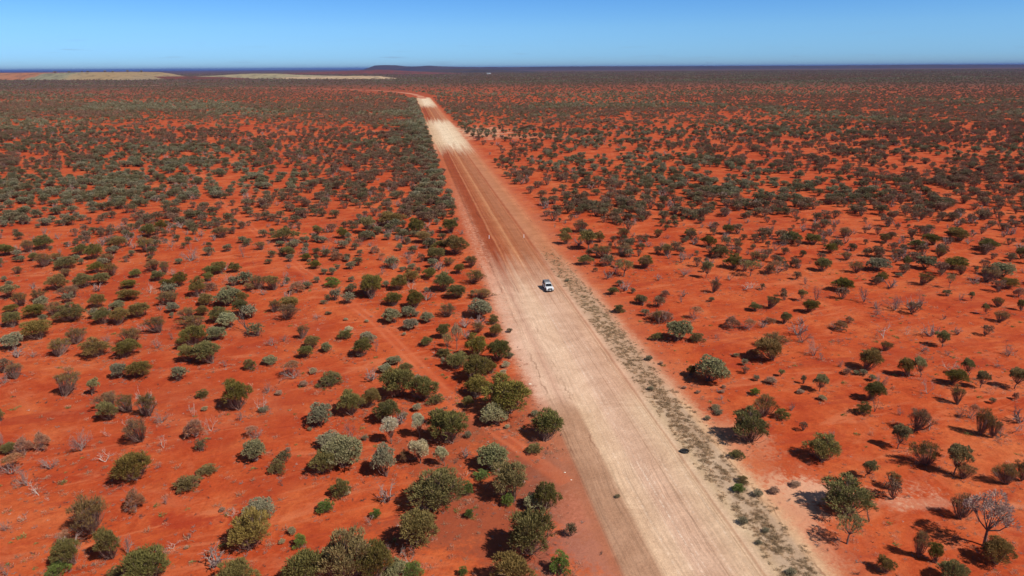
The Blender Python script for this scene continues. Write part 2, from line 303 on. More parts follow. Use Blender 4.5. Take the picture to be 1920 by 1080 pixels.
def hillmat(name, stops, sc=0.01, bumpy=0.3, spots=0.0, axis=None):
    s = N(name); g = s.n('ShaderNodeNewGeometry').outputs['Position']
    n = s.noise(g, sc, 6, 0.65, 0.5)
    if axis:
        sx = s.dot(g, (1, 0, 0)); n = s.math('ADD', s.mr(sx, axis[0], axis[1]), s.math('MULTIPLY', s.math('SUBTRACT', n, .5), .35))
    c = s.ramp(n, stops)
    if spots: c = s.mix(s.mr(s.noise(g, 0.02, 6, 0.8), 0.50, 0.58, 0, spots + .2), c, (0.06, 0.055, 0.035))
    return s.finish(c, 0.95, s.noise(g, sc * 4, 5), bumpy, 6.0)
xl = ground(0, 150)[0].x; xr = ground(230, 150)[0].x
mm1 = hillmat('spoil_earth', [(0.0, (0.36, 0.16, 0.075)), (0.22, (0.38, 0.15, 0.07)), (0.28, (0.24, 0.22, 0.13)), (0.5, (0.27, 0.24, 0.14)), (0.56, (0.34, 0.24, 0.12)), (0.8, (0.33, 0.22, 0.10)), (1.0, (0.31, 0.22, 0.12))], 0.012, axis=(xl - 60, xr + 60), spots=0.25)
hill('spoil_hill', [(-170, 34), (-60, 38), (0, 36), (25, 38), (60, 35), (95, 39), (130, 40), (180, 37), (205, 26), (228, 11), (262, 0)], 150, 900, mm1, 1, .66, .05)
mm2 = hillmat('spoil_grey', [(0.3, (0.26, 0.23, 0.13)), (0.6, (0.36, 0.28, 0.15))], 0.008, spots=.3)
hill('grey_spoil_hill', [(318, 0), (335, 10), (370, 15), (430, 25), (480, 24), (510, 18), (560, 13), (640, 7), (700, 0)], 147.5, 700, mm2, 2, .3, .06)
mm3 = hillmat('pale_spoil', [(0.35, (0.40, 0.26, 0.14)), (0.65, (0.55, 0.40, 0.24))], 0.02, spots=.35)
hill('pale_spoil_hill', [(505, 0), (530, 9), (600, 11), (660, 13), (700, 12), (735, 0)], 148.3, 300, mm3, 3, .3, .3)
mm4 = hillmat('red_rise_earth', [(0.35, (0.13, 0.04, 0.022)), (0.65, (0.22, 0.055, 0.03))], 0.006, spots=.6)
hill('red_rise', [(480, 0), (560, 18), (620, 28), (660, 36), (690, 40), (715, 34), (745, 24), (800, 12), (860, 0)], 139.5, 1500, mm4, 4, .2, .15)
hill('low_red_bank', [(225, 0), (260, 12), (320, 13), (400, 8), (450, 0)], 148.5, 300, mm4, 9, .3, .3)
mm5 = hillmat('range_scrub', [(0.35, (0.045, 0.036, 0.030)), (0.65, (0.075, 0.052, 0.040))], 0.0015)
hill('distant_range', [(650, 0), (672, 60), (684, 120), (700, 128), (712, 130), (725, 118), (742, 100), (760, 92), (785, 108), (798, 110), (815, 92), (845, 84), (880, 78), (930, 72), (1000, 70), (1100, 76), (1200, 72), (1400, 66), (1600, 62), (1800, 70), (2000, 60), (2200, 0)], 136, 3000, mm5, 5, .2, .12, dist=15500)
hill('dark_rise', [(770, 0), (810, 34), (850, 42), (880, 38), (930, 30), (1000, 12), (1050, 0)], 136.5, 1500, mm5, 6, .3, .2)

# ---------------------------------------------------------------- plant materials
def leafmat(nm='foliage', tint=None):
    s = N(nm); oi = s.n('ShaderNodeObjectInfo')
    at = s.n('ShaderNodeAttribute', attribute_name='shade', attribute_type='GEOMETRY').outputs['Fac']
    pos = s.n('ShaderNodeNewGeometry').outputs['Position']
    k = s.math('MULTIPLY', s.mr(at, 0, 1, 0.95, 2.1), s.mr(oi.outputs['Random'], 0, 1, 0.84, 1.18))
    c = s.mix(1.0, (1.62, 1.25, 1.05), s.mix(1.0, tint if tint else oi.outputs['Color'], s.comb(k, k, k), 'MULTIPLY'), 'MULTIPLY')
    c = s.mix(s.math('MULTIPLY', s.mr(at, 0.9, 0.98, 0, 0.7), s.mr(oi.outputs['Random'], .3, .7)), c, (0.20, 0.10, 0.065))
    hz = s.noise(pos, 0.02, 3, 0.5)
    c = s.mix(s.mr(hz, 0.45, 0.62, 0, 0.28), c, s.mix(1.0, c, (0.92, 1.06, 1.0), 'MULTIPLY'))
    d = s.n('ShaderNodeBsdfDiffuse'); s.l(c, d.inputs[0]); t = s.n('ShaderNodeBsdfTranslucent'); s.l(c, t.inputs[0])
    mx = s.n('ShaderNodeMixShader'); mx.inputs[0].default_value = 0.26; s.l(d.outputs[0], mx.inputs[1]); s.l(t.outputs[0], mx.inputs[2])
    o = s.n('ShaderNodeOutputMaterial'); s.l(mx.outputs[0], o.inputs['Surface']); return s.m
m_leaf = leafmat()
TINT = {}
def tinted(me, c):
    c = tuple(round(x, 3) for x in c)
    if c not in TINT: TINT[c] = leafmat('foliage_tone', c)
    me = me.copy(); me.materials[0] = TINT[c]; return me
def barkmat(name, a, b):
    s = N(name); g = s.n('ShaderNodeTexCoord').outputs['Object']
    return s.finish(s.ramp(s.noise(g, 9.0, 4), [(0.35, a), (0.65, b)]), 0.85, spec=.15)
m_bark = barkmat('grey_bark', (0.15, 0.088, 0.066), (0.25, 0.155, 0.12))
m_dead = barkmat('dead_twigs', (0.20, 0.135, 0.115), (0.34, 0.24, 0.20))
m_white = barkmat('bleached_wood', (0.36, 0.27, 0.22), (0.58, 0.47, 0.39))
m_dark = barkmat('charred_wood', (0.06, 0.042, 0.036), (0.12, 0.085, 0.07))

# ---------------------------------------------------------------- plant meshes (unit: diameter 1, height 1)
def tufts(rng, C_, D_, k, L, Wd, spread=0.7, up=0.35):
    n = len(C_); C_ = np.repeat(C_, k, 0); D_ = np.repeat(D_, k, 0)
    d = D_ + rng.normal(0, spread, C_.shape); d[:, 2] += up; d /= np.linalg.norm(d, axis=1)[:, None] + 1e-9
    s = np.cross(d, rng.normal(0, 1, d.shape)); s /= np.linalg.norm(s, axis=1)[:, None] + 1e-9
    l = L * rng.uniform(.6, 1.3, len(d))[:, None]; b = C_ + rng.normal(0, L * .28, C_.shape)
    V = np.stack([b, b + d * l * .55 + s * Wd, b + d * l, b + d * l * .55 - s * Wd], 1)
    sh = np.clip(np.repeat(rng.uniform(0, 1, n), k) * .5 + rng.uniform(0, 1, len(d)) * .5, 0, 1)
    return V.reshape(-1, 3), sh
def leafmesh(name, V, sh):
    V = V.copy(); V[:, 2] = np.maximum(V[:, 2], 0.005)
    me = bpy.data.meshes.new(name); n = len(V); q = n // 4
    me.vertices.add(n); me.vertices.foreach_set('co', V.astype(np.float32).ravel())
    me.loops.add(n); me.loops.foreach_set('vertex_index', np.arange(n, dtype=np.int32))
    me.polygons.add(q); me.polygons.foreach_set('loop_start', np.arange(0, n, 4, dtype=np.int32))
    try: me.polygons.foreach_set('loop_total', np.full(q, 4, dtype=np.int32))
    except Exception: pass
    a = me.attributes.new('shade', 'FLOAT', 'FACE'); a.data.foreach_set('value', sh.astype(np.float32))
    me.materials.append(m_leaf); me.update(calc_edges=True); me.validate(); return me
def tube(V, Fc, pts, rad, ns=4):
    b = len(V)
    for i, p in enumerate(pts):
        p = np.array(p); a = np.array(pts[max(i - 1, 0)]); c = np.array(pts[min(i + 1, len(pts) - 1)]); d = c - a; d = d / (np.linalg.norm(d) + 1e-9)
        s = np.cross(d, (0.31, 0.92, 0.23)); s /= np.linalg.norm(s) + 1e-9; t = np.cross(d, s)
        for k in range(ns):
            an = 2 * math.pi * k / ns; V.append(p + (s * math.cos(an) + t * math.sin(an)) * rad[i])
        if i:
            for k in range(ns): Fc.append((b + (i - 1) * ns + k, b + (i - 1) * ns + (k + 1) % ns, b + i * ns + (k + 1) % ns, b + i * ns + k))
    Fc.append(tuple(b + (len(pts) - 1) * ns + k for k in range(ns)))
def stemmesh(name, V, Fc, mat):
    me = bpy.data.meshes.new(name); me.from_pydata([tuple(v) for v in V], [], Fc); me.materials.append(mat); me.update(); return me
def shrub(seed, kind='mulga', lod=0):
    """returns (crown mesh, trunk mesh)"""
    rng = np.random.RandomState(seed)
    P = dict(mulga=dict(nl=16, zc=.40, zr=.60, rl=(.10, .22), zlo=-.10, tall=1), fan=dict(nl=17, zc=.46, zr=.54, rl=(.07, .15), zlo=.10, tall=1),
             round=dict(nl=15, zc=.36, zr=.60, rl=(.15, .22), zlo=-.05, tall=1), tree=dict(nl=12, zc=.58, zr=.42, rl=(.10, .20), zlo=-.05, tall=1),
             sparse=dict(nl=12, zc=.60, zr=.38, rl=(.12, .17), zlo=-.15, tall=1), low=dict(nl=11, zc=.22, zr=.66, rl=(.10, .20), zlo=-.15, tall=1))[kind]
    nl = P['nl']; cs = []
    lean = rng.normal(0, .09, 2); ax = rng.uniform(.68, 1.05, 2)
    for i in range(nl):
        a = 2 * math.pi * (i * .618 + rng.uniform(-.08, .08)); t = ((i + .5) / nl)
        el = math.asin(min(1, max(P['zlo'], (1 - t) * .98 + P['zlo'] * t))) ; rl = rng.uniform(*P['rl'])
        rr_ = rng.uniform(.66, 1.10)
        rad = max(.02, .5 * rr_ - rl * .8); cz = P['zc'] + math.sin(el) * (P['zr'] * rr_ - rl * .8)
        cs.append((math.cos(a) * math.cos(el) * rad * ax[0] + lean[0], math.sin(a) * math.cos(el) * rad * ax[1] + lean[1], max(cz, rl * .6), rl))
    Cn = []; Dn = []
    per = {0: dict(mulga=52, fan=34, round=60, tree=62, sparse=36, low=48)[kind], 1: 16, 2: 6}[lod]
    for (x, y, z, rl) in cs:
        n = int(per * (rl / .17) ** 1.5) + 2
        d = rng.normal(0, 1, (n, 3)); d[:, 2] = np.abs(d[:, 2]) * (1 if kind != 'round' else .8) - .25; d /= np.linalg.norm(d, axis=1)[:, None]
        r = rl * (rng.uniform(.45 if kind != 'fan' else .1, 1.08, n) ** .6)[:, None]
        c = np.array((x, y, z)) + d * r * np.array((1, 1, .85)); o = c - np.array((0, 0, -.15 if kind == 'round' else .0)); o /= np.linalg.norm(o, axis=1)[:, None] + 1e-9
        Cn.append(c); Dn.append(d * (.6 if kind in ('mulga', 'fan') else 1) + o * (.9 if kind in ('mulga', 'fan', 'low') else .3))
    Cn = np.concatenate(Cn); Dn = np.concatenate(Dn)
    if lod == 0:
        k, L, W = dict(mulga=(9, .075, .0085), fan=(8, .085, .0055), round=(9, .048, .0125), tree=(9, .065, .011), sparse=(7, .055, .008), low=(8, .075, .010))[kind]
    elif lod == 1: k, L, W = 3, .105, .026
    else: k, L, W = 2, .19, .055
    V, sh = tufts(rng, Cn, Dn, k, L, W, .55 if kind != 'round' else .8, .25)
    # a few darker hanging leaves fill the crown's heart
    cm = leafmesh('crown', V, sh)
    SV = []; SF = []
    if lod < 2:
        forks = []
        base_z = 0.0
        if kind in ('tree', 'sparse'):
            tp = np.array((lean[0] * .6, lean[1] * .6, P['zc'] * (.38 if kind == 'tree' else .5))); tube(SV, SF, [(0, 0, -.02), (lean[0] * .1 + .02, .01, P['zc'] * .3), tp], [.035, .028, .022], 6); st = tp
        else: st = None
        for (x, y, z, rl) in (cs if lod == 0 else cs[::3]):
            e = np.array((x, y, z)); b = st if st is not None else np.array((rng.normal(0, .025), rng.normal(0, .025), -.01))
            m_ = b * .5 + e * .5 + np.array((x * .05, y * .05, -.07 * (1 if st is None else .4))) + rng.normal(0, .015, 3); m_[2] = max(m_[2], .03)
            tube(SV, SF, [b, m_, e], [.014, .010, .005] if lod == 0 else [.02, .014, .008], 4)
            if lod == 0:
                for q in range(7 if kind == 'fan' else 4):
                    e2 = e + rng.normal(0, rl * .55, 3) + e * np.array((.12, .12, .06)); tube(SV, SF, [m_ * .6 + e * .4, (e + e2) * .5, e2], [.006, .0045, .002], 3)
    if kind in ('mulga', 'fan', 'tree', 'low') or lod == 1:      # the fan of fine bare twigs under the leaf cap
        nt_ = dict(mulga=90, fan=150, tree=60, low=60, sparse=50, round=30)[kind] if lod == 0 else (26 if lod == 1 else 0)
        for q in range(nt_):
            x, y, z, rl = cs[rng.randint(len(cs))]; e = np.array((x, y, z)) + rng.normal(0, rl * .6, 3); b = np.array((rng.normal(0, .03), rng.normal(0, .03), .02))
            if kind == 'tree': b = b + st - np.array((0, 0, .03))
            m_ = b * .5 + e * .5 + np.array((x * .12, y * .12, -.06)); m_[2] = max(m_[2], .02); r0 = .0042 if lod == 0 else .012
            tube(SV, SF, [b * .6 + m_ * .4, m_, e], [r0, r0 * .8, r0 * .5], 3)
    tm = stemmesh('trunk', SV, SF, m_bark) if SV else None
    return cm, tm
def deadmesh(name, seed, mat, thick=1.0, levels=4, spreadz=.75, twig=3, fine=True):
    rng = np.random.RandomState(seed); V = []; Fc = []
    def grow(p, d, l, r, lv):
        p = np.array(p); m_ = p + d * l * .5 + rng.normal(0, l * .08, 3); e = p + d * l + rng.normal(0, l * .1, 3); e[2] = max(e[2], .01); m_[2] = max(m_[2], .01)
        tube(V, Fc, [p, m_, e], [r, r * .82, r * .62], 5 if lv == 0 else 3)
        if lv >= levels: return
        for _ in range(rng.randint(2, twig + 1)):
            dd = d + rng.normal(0, .50, 3); dd[2] += .10; dd /= np.linalg.norm(dd)
            grow(e if rng.rand() < .6 else m_, dd, l * rng.uniform(.55, .8), r * .58, lv + 1)
    for i in range(rng.randint(5, 8) if fine else rng.randint(2, 4)):
        a = rng.uniform(0, 2 * math.pi); d = np.array((math.cos(a) * rng.uniform(.3, .9), math.sin(a) * rng.uniform(.3, .9), spreadz)); d /= np.linalg.norm(d)
        grow((0, 0, -.01), d, rng.uniform(.24, .34), .016 * thick, 0)
    A = np.array(V); w_ = max(A[:, 0].max() - A[:, 0].min(), A[:, 1].max() - A[:, 1].min()); h_ = A[:, 2].max()
    A[:, :2] /= w_; A[:, 2] /= h_
    return stemmesh(name, list(A), Fc, mat)
LIB = {}
for kd, sh_, seeds in (('m', 'mulga', (1, 2, 3, 4, 5)), ('b', 'fan', (11, 12, 13, 14)), ('g', 'round', (21, 22, 23)), ('t', 'tree', (31, 32, 33)), ('x', 'sparse', (41, 42)), ('k', 'low', (51, 52, 53)), ('s', 'round', (61, 62))):
    LIB[kd] = [shrub(q, sh_) for q in seeds]
LIB['G'] = LIB['k']
LIB['d'] = [deadmesh('branches', q, m_dead, 1.15, 5, .7, 3) for q in (71, 72, 73, 74, 75)]
LIB['w'] = [deadmesh('branches', q, m_white, 1.05, 5, .8, 3, False) for q in (81, 82, 83, 84)]
LIB['D'] = [deadmesh('branches', q, m_dark, 1.6, 4, 1.0, 2, False) for q in (91, 92)]
LIB['r'] = [(shrub(q, 'sparse' if q % 2 else 'low')[0], deadmesh('stems', q + 5, m_dead, .8, 4, .7, 3)) for q in (101, 102, 104)]

# ---------------------------------------------------------------- the plants one can tell apart: centre x, foot y, width, height in photo pixels, kind
NEAR = """
22 892 44 36 r;52 914 38 36 d;73 931 30 24 w;95 882 42 26 d;9 998 28 26 d;44 978 22 14 w;255 905 72 58 m;297 878 20 10 d;352 921 50 30 k;390 888 40 10 k;
256 964 40 48 r;311 947 14 20 d;172 1007 88 76 b;126 1018 30 30 r;140 1062 50 54 m;212 1053 48 66 m;240 1048 28 44 d;108 1080 46 28 G;120 1066 34 22 w;14 1082 30 32 d;
285 1106 92 64 m;302 1045 30 20 w;325 1030 30 16 w;212 1087 30 22 k;445 1106 70 48 m;467 1037 76 66 m;487 977 62 40 g;435 968 30 14 w;417 960 12 9 s;548 1003 18 14 s;530 1020 13 9 s;
562 1030 30 24 G;358 1008 18 10 d;350 1030 9 6 s;526 888 36 26 k;530 912 12 12 D;643 882 78 60 g;605 892 50 44 m;617 836 50 28 g;660 825 32 38 d;685 828 14 12 G;642 935 38 40 k;652 932 14 14 s;612 962 36 26 G;
692 982 26 16 d;706 972 22 20 G;812 960 106 68 m;874 932 28 26 G;828 893 28 15 G;785 1027 82 74 m;793 957 20 12 s;645 1106 96 98 m;580 1112 84 78 m;690 1110 72 80 m;724 1062 26 38 d;772 1088 46 38 G;738 1094 48 38 g;766 1062 34 42 w;
880 973 20 20 G;866 1080 22 18 G;922 884 62 48 g;905 898 34 18 G;962 948 74 70 m;948 951 28 24 G;1024 958 48 50 m;1000 957 38 30 g;995 1047 96 88 m;970 1104 92 66 m;1056 1078 46 42 G;
734 837 38 50 t;787 826 32 48 t;724 899 50 60 g;788 873 48 46 t;833 877 32 38 t;760 868 28 24 b;846 836 78 66 m;782 773 20 16 s;759 787 18 14 G;660 782 54 46 m;690 768 36 38 m;716 795 52 42 m;
600 802 50 42 g;581 808 10 7 s;540 848 12 9 s;742 748 72 62 m;766 702 28 20 m;785 712 18 10 G;795 755 54 48 m;818 760 36 20 k;737 685 28 18 g;721 702 26 18 g;673 673 42 36 m;617 726 52 24 k;550 713 46 32 r;
570 725 18 11 s;588 701 18 11 s;508 686 28 18 g;473 695 26 22 k;376 747 26 16 k;449 774 56 60 m;450 791 22 20 d;503 738 20 24 d;492 776 28 34 w;493 775 24 11 G;524 741 16 9 s;366 824 42 44 r;396 812 26 34 w;363 784 16 30 w;
384 771 15 9 s;477 869 44 44 g;483 822 34 24 r;307 843 22 28 w;265 833 50 48 b;210 768 44 34 b;208 790 40 40 m;245 776 38 36 b;275 785 44 46 b;281 786 38 62 w;305 795 30 28 d;122 748 52 48 b;173 745 26 34 t;226 712 30 34 g;258 710 48 34 m;
110 672 44 34 b;185 671 50 34 m;229 674 50 34 m;357 680 36 36 m;398 685 52 44 m;30 714 36 32 b;8 722 18 28 d;22 660 42 34 g;62 671 25 14 d;84 848 32 42 r;48 856 36 38 r;25 852 30 22 m;6 842 20 38 d;153 850 46 46 d;205 820 18 20 w;
198 868 44 24 w;235 799 18 14 w;2 792 14 26 m;570 672 30 24 m;583 657 34 24 m;613 662 22 20 g;
1592 968 92 62 m;1588 1026 60 62 x;1630 981 16 34 D;1622 900 30 36 t;1677 923 30 34 b;1490 912 22 10 s;1452 926 20 13 s;1845 1034 92 104 X;1800 978 46 46 b;1868 1062 60 48 m;1722 1050 30 50 b;1754 1060 30 38 m;
1661 1077 36 30 m;1780 1092 52 40 m;1888 912 46 42 b;1916 906 32 40 b;1735 877 54 46 b;1788 896 46 60 t;1805 901 34 30 b;1683 846 36 48 t;1716 812 46 46 b;1742 811 28 32 w;1838 821 34 50 b;1860 825 30 38 b;1876 823 22 34 d;1899 813 30 32 w;
1795 762 30 34 b;1799 786 22 28 d;1818 787 24 32 r;1541 869 60 46 m;1408 834 66 58 m;1433 784 46 42 b;1461 787 32 24 k;1416 742 20 16 G;1380 859 30 16 k;1390 903 26 13 k;1385 924 26 18 G;1423 931 22 14 G;1396 983 22 13 G;1438 1000 16 9 G;1421 1020 14 8 G;
1160 934 14 6 k;1480 1077 22 12 G;1328 788 14 9 G;1350 779 20 11 G;1220 733 14 8 G;1326 719 66 52 g;1293 706 24 22 m;1219 676 16 10 G;1240 684 10 6 s;1284 730 9 6 s;1308 738 10 6 s;1356 728 10 6 s;1353 738 11 6 s;1354 751 18 10 d;1342 768 20 9 s;
1393 686 15 14 G;1397 703 18 14 b;1464 707 15 14 t;1420 715 14 12 G;1446 720 24 13 s;1448 680 54 46 m;1447 655 46 30 b;1416 674 32 22 r;1622 698 48 42 m;1620 704 18 12 G;1603 703 16 9 g;1537 737 32 34 t;1507 721 13 18 k;1500 738 16 8 s;1541 751 18 10 s;
1629 754 40 38 m;1649 730 26 30 d;1633 716 18 14 g;1614 779 32 24 k;1703 710 30 38 m;1726 711 28 40 t;1780 697 36 22 w;1782 723 40 32 m;1816 709 26 36 t;1838 731 28 34 t;1902 733 36 42 t;1738 742 30 36 w;1891 670 26 26 d;1861 757 15 12 k;
1906 751 14 18 r;1904 774 12 18 d;1687 781 14 20 d;1640 775 14 30 D;1576 689 16 16 d;1586 703 20 14 r;1541 676 20 14 d;1380 670 14 8 s;1868 690 20 12 d;
895 673 44 44 m;933 681 46 46 m;857 694 48 30 m;831 690 12 20 s;956 674 18 13 g;949 690 17 12 s;943 705 16 12 s;833 670 26 18 k;890 724 64 50 m;890 749 54 38 m;956 779 92 68 m;932 800 58 38 g;872 766 24 22 m;1020 832 68 54 m;1003 851 32 20 k;
1000 782 20 13 g;951 804 12 8 s;880 822 16 14 G;921 703 22 24 m;840 666 22 40 x;648 637 30 20 k;654 622 18 10 s;691 648 34 26 g;674 670 14 10 s;706 662 14 30 d
"""
T4 = """
50 360 110 70 m;10 430 40 60 m;90 395 45 30 m;185 395 60 50 m;95 465 65 45 b;165 345 80 70 b;240 330 110 75 m;250 430 90 80 b;330 395 80 50 b;365 440 120 65 m;425 395 60 45 g;460 360 90 60 m;525 385 100 85 m;615 405 100 60 b;
710 400 45 40 b;650 330 95 75 m;830 345 110 80 b;965 320 90 80 d;1000 282 50 45 m;835 260 95 75 m;905 225 65 60 m;700 235 75 50 r;1070 400 130 100 d;1150 300 35 25 d;1250 265 75 70 b;1315 240 40 45 b;
1475 330 65 50 b;1600 285 130 75 m;1570 310 70 35 g;1640 365 90 60 m;1720 390 65 45 m;1525 375 60 45 m;1515 405 55 30 m;1400 305 50 45 m;1370 375 50 90 d;1790 245 55 60 m;1770 435 75 50 m;1825 470 50 40 g;1865 535 110 65 G;1895 370 50 50 b;1850 280 50 25 d;
760 485 65 45 m;870 450 100 70 b;895 505 80 60 m;930 465 60 70 b;945 550 85 65 m;1005 540 90 80 m;545 460 90 60 m;630 480 90 80 b;570 525 100 75 m;475 545 110 80 m;325 560 120 90 m;370 480 80 50 b;415 600 120 75 b;50 605 110 80 t;
125 650 95 80 b;215 620 90 70 b;240 660 80 70 g;225 705 120 80 m;320 700 100 80 b;410 735 160 95 m;70 680 80 50 m;75 770 110 90 m;245 730 60 45 g;225 840 170 110 m;545 660 95 85 m;665 665 90 50 g;730 610 130 70 m;745 540 90 50 m;
790 710 130 90 m;845 575 90 60 w;585 750 100 90 m;660 760 110 100 m;960 640 140 75 b;965 685 70 65 g;900 800 120 100 b;800 790 80 60 w;730 865 150 100 b;430 865 110 95 b;885 885 80 60 d;595 850 60 60 d;970 835 40 50 d;
1110 600 90 110 m;1165 640 100 65 m;1190 560 100 60 r;1290 520 90 60 w;1190 470 110 60 m;1245 465 90 70 m;1325 455 70 55 m;1185 505 65 50 m;1275 650 150 110 g;1365 640 80 80 m;1375 700 90 100 m;1070 720 100 70 b;1135 700 80 60 m;
1100 770 150 70 b;1230 740 110 90 m;1300 770 110 95 g;1225 840 110 90 g;1090 870 160 115 m;1400 800 80 150 D;1400 560 80 50 b;1450 555 100 80 b;1545 560 110 85 b;1605 490 55 45 d;1670 575 100 75 r;1650 660 120 75 m;1540 685 75 75 b;1610 725 130 90 b;
1695 835 70 80 b;1530 870 90 50 d;1600 845 50 40 d;1270 990 50 50 d;1820 635 50 25 k;1850 690 35 15 k;1785 715 55 35 d
"""
T5 = """
265 245 100 100 t;135 265 65 60 m;415 195 160 80 m;215 310 60 50 r;310 350 60 50 r;340 390 45 45 r;95 385 90 60 r;490 375 90 50 d;545 245 110 90 m;600 290 110 70 m;740 240 90 90 m;690 270 70 40 m;770 360 140 110 m;680 335 90 60 m;600 325 50 50 m;
655 400 120 80 m;575 400 50 50 b;720 420 80 50 b;770 465 75 60 m;850 430 80 70 b;860 520 130 80 b;525 440 60 40 g;520 510 95 70 m;615 490 90 60 m;700 570 130 110 m;790 600 120 80 m;290 615 140 140 m;440 560 100 80 m;350 470 60 60 d;515 560 60 70 w;
410 650 110 75 m;540 660 110 100 m;420 745 110 90 g;500 785 95 70 g;615 740 80 65 g;545 705 50 35 G;725 710 100 75 b;885 710 150 110 g;900 605 140 60 b;975 750 70 55 k;975 825 90 75 m;880 800 80 65 b;680 830 90 90 m;770 900 75 150 x;600 870 70 50 m;
695 930 80 55 k;1070 790 45 25 k;160 560 60 35 g;185 510 50 35 k;475 810 25 20 s;45 690 35 20 k;145 725 28 18 s;262 735 28 18 s;
1465 235 95 70 b;1385 300 70 70 m;1370 250 70 50 m;1510 335 125 110 t;1575 290 60 60 m;1710 265 90 60 b;1605 380 120 75 b;1700 365 110 65 b;1490 415 80 55 m;1710 485 130 100 x;1660 470 60 80 d;1825 435 85 70 m;1635 580 65 45 m;1755 575 40 35 k;
1800 640 80 55 m;1685 680 70 50 k;1830 705 60 45 k;1905 750 50 80 b;1395 505 30 16 G;1550 450 35 30 r;1850 945 40 22 G;1890 840 80 50 k;1900 260 70 50 b
"""
T6 = """
245 230 60 45 m;345 280 70 60 m;135 325 80 60 b;400 330 95 60 m;480 290 50 45 b;330 440 60 90 t;205 360 70 60 d;25 390 60 60 b;440 215 65 55 m;470 390 90 70 m;550 430 100 90 x;570 350 70 50 b;220 420 100 24 d;510 495 110 60 w;365 510 60 70 b;
680 300 90 70 d;765 265 80 65 m;690 410 90 70 r;905 405 90 70 m;1035 345 60 40 b;865 270 90 55 m;950 310 70 55 m;1020 235 60 55 b;805 330 45 40 m;1085 410 70 60 b;1185 400 120 70 g;1200 455 60 50 m;1290 430 40 25 G;1335 375 45 50 m;1405 470 90 65 b;
1005 500 110 70 m;1120 560 90 90 d;805 550 50 60 t;840 605 90 70 m;880 550 60 80 d;825 470 35 50 d;575 600 65 45 m;645 590 80 70 b;350 550 40 25 m;120 530 60 45 r;205 560 30 45 d;270 645 75 70 r;115 660 130 70 r;15 575 40 55 m;
720 665 60 60 m;640 655 60 35 r;460 690 90 70 r;530 690 80 60 r;180 755 145 110 g;290 750 85 50 k;1275 600 120 80 d;1405 580 60 80 d;1185 620 60 50 d;1540 525 55 35 m;1545 490 50 80 x;1600 550 30 50 d;1655 550 30 50 t;1790 580 65 50 b;1730 620 40 60 t;
1800 655 85 55 b;1835 490 85 60 m;1815 430 120 80 g;1730 460 110 80 b;1665 465 70 60 d;1890 530 60 60 r;1905 600 40 60 m;1425 390 100 75 g;1570 390 110 60 m;1605 420 50 50 b;1495 330 65 50 b;1300 330 75 45 b;1380 290 70 50 m;1230 260 60 50 m;1470 270 90 60 m;
1605 250 130 70 m;1740 300 95 60 m;1905 340 60 65 m;1510 785 80 85 t;1215 740 90 90 w;1335 720 50 60 w;1225 800 60 50 b;1010 700 80 60 r;975 680 60 40 d;1050 660 50 40 r;810 760 110 80 d;870 830 75 110 d;995 755 50 30 d;1410 800 80 40 d;1540 820 60 30 d;380 735 40 30 d
"""
rows = []
for txt, ox, oy, k in ((NEAR, 0, 0, 1.0), (T4, 0, 360, 3.0), (T5, 600, 360, 3.0), (T6, 1200, 360, 2.6667)):
    for it in txt.replace('\n', '').split(';'):
        if it.strip():
            a, b, c, d, t = it.split(); rows.append((ox + float(a) / k, oy + float(b) / k, float(c) / k, float(d) / k, t))
COL = dict(m=[(0.080, 0.078, 0.026), (0.096, 0.096, 0.042), (0.105, 0.088, 0.036), (0.078, 0.085, 0.035)], b=[(0.105, 0.078, 0.036), (0.115, 0.088, 0.048), (0.095, 0.080, 0.038)],
           g=[(0.118, 0.132, 0.085), (0.128, 0.145, 0.098), (0.100, 0.115, 0.072)], t=[(0.125, 0.130, 0.070), (0.11, 0.105, 0.05)], x=[(0.155, 0.150, 0.095), (0.12, 0.12, 0.06)],
           k=[(0.095, 0.092, 0.040), (0.075, 0.08, 0.035)], G=[(0.062, 0.105, 0.028), (0.072, 0.115, 0.034)], s=[(0.17, 0.165, 0.12), (0.19, 0.155, 0.125), (0.15, 0.15, 0.10), (0.20, 0.16, 0.13)], r=[(0.15, 0.095, 0.06), (0.17, 0.11, 0.075)], X=[(0.22, 0.20, 0.165)])
NAME = dict(m='mulga_shrub', b='mulga_shrub', g='grey_shrub', t='mulga_tree', x='mulga_tree', X='mulga_tree', k='low_shrub', G='green_shrub', s='saltbush', d='dead_shrub', w='dead_shrub', D='dead_tree', r='dying_shrub')
CATG = dict(mulga_shrub='shrub', grey_shrub='shrub', low_shrub='shrub', green_shrub='shrub', mulga_tree='tree', saltbush='saltbush', dead_shrub='dead shrub', dead_tree='dead tree', dying_shrub='dying shrub')
GRP = dict(mulga_shrub='olive mulga shrubs on the red sand', grey_shrub='grey-green shrubs on the red sand', low_shrub='low dark shrubs', green_shrub='bright green shrubs', mulga_tree='small trees with a bare trunk',
           saltbush='silvery saltbushes', dead_shrub='leafless dead shrubs', dying_shrub='half-bare twiggy shrubs', dead_tree='dark dead trees')
SILVER = {(734, 837), (787, 826), (788, 873), (833, 877), (1000, 957)}
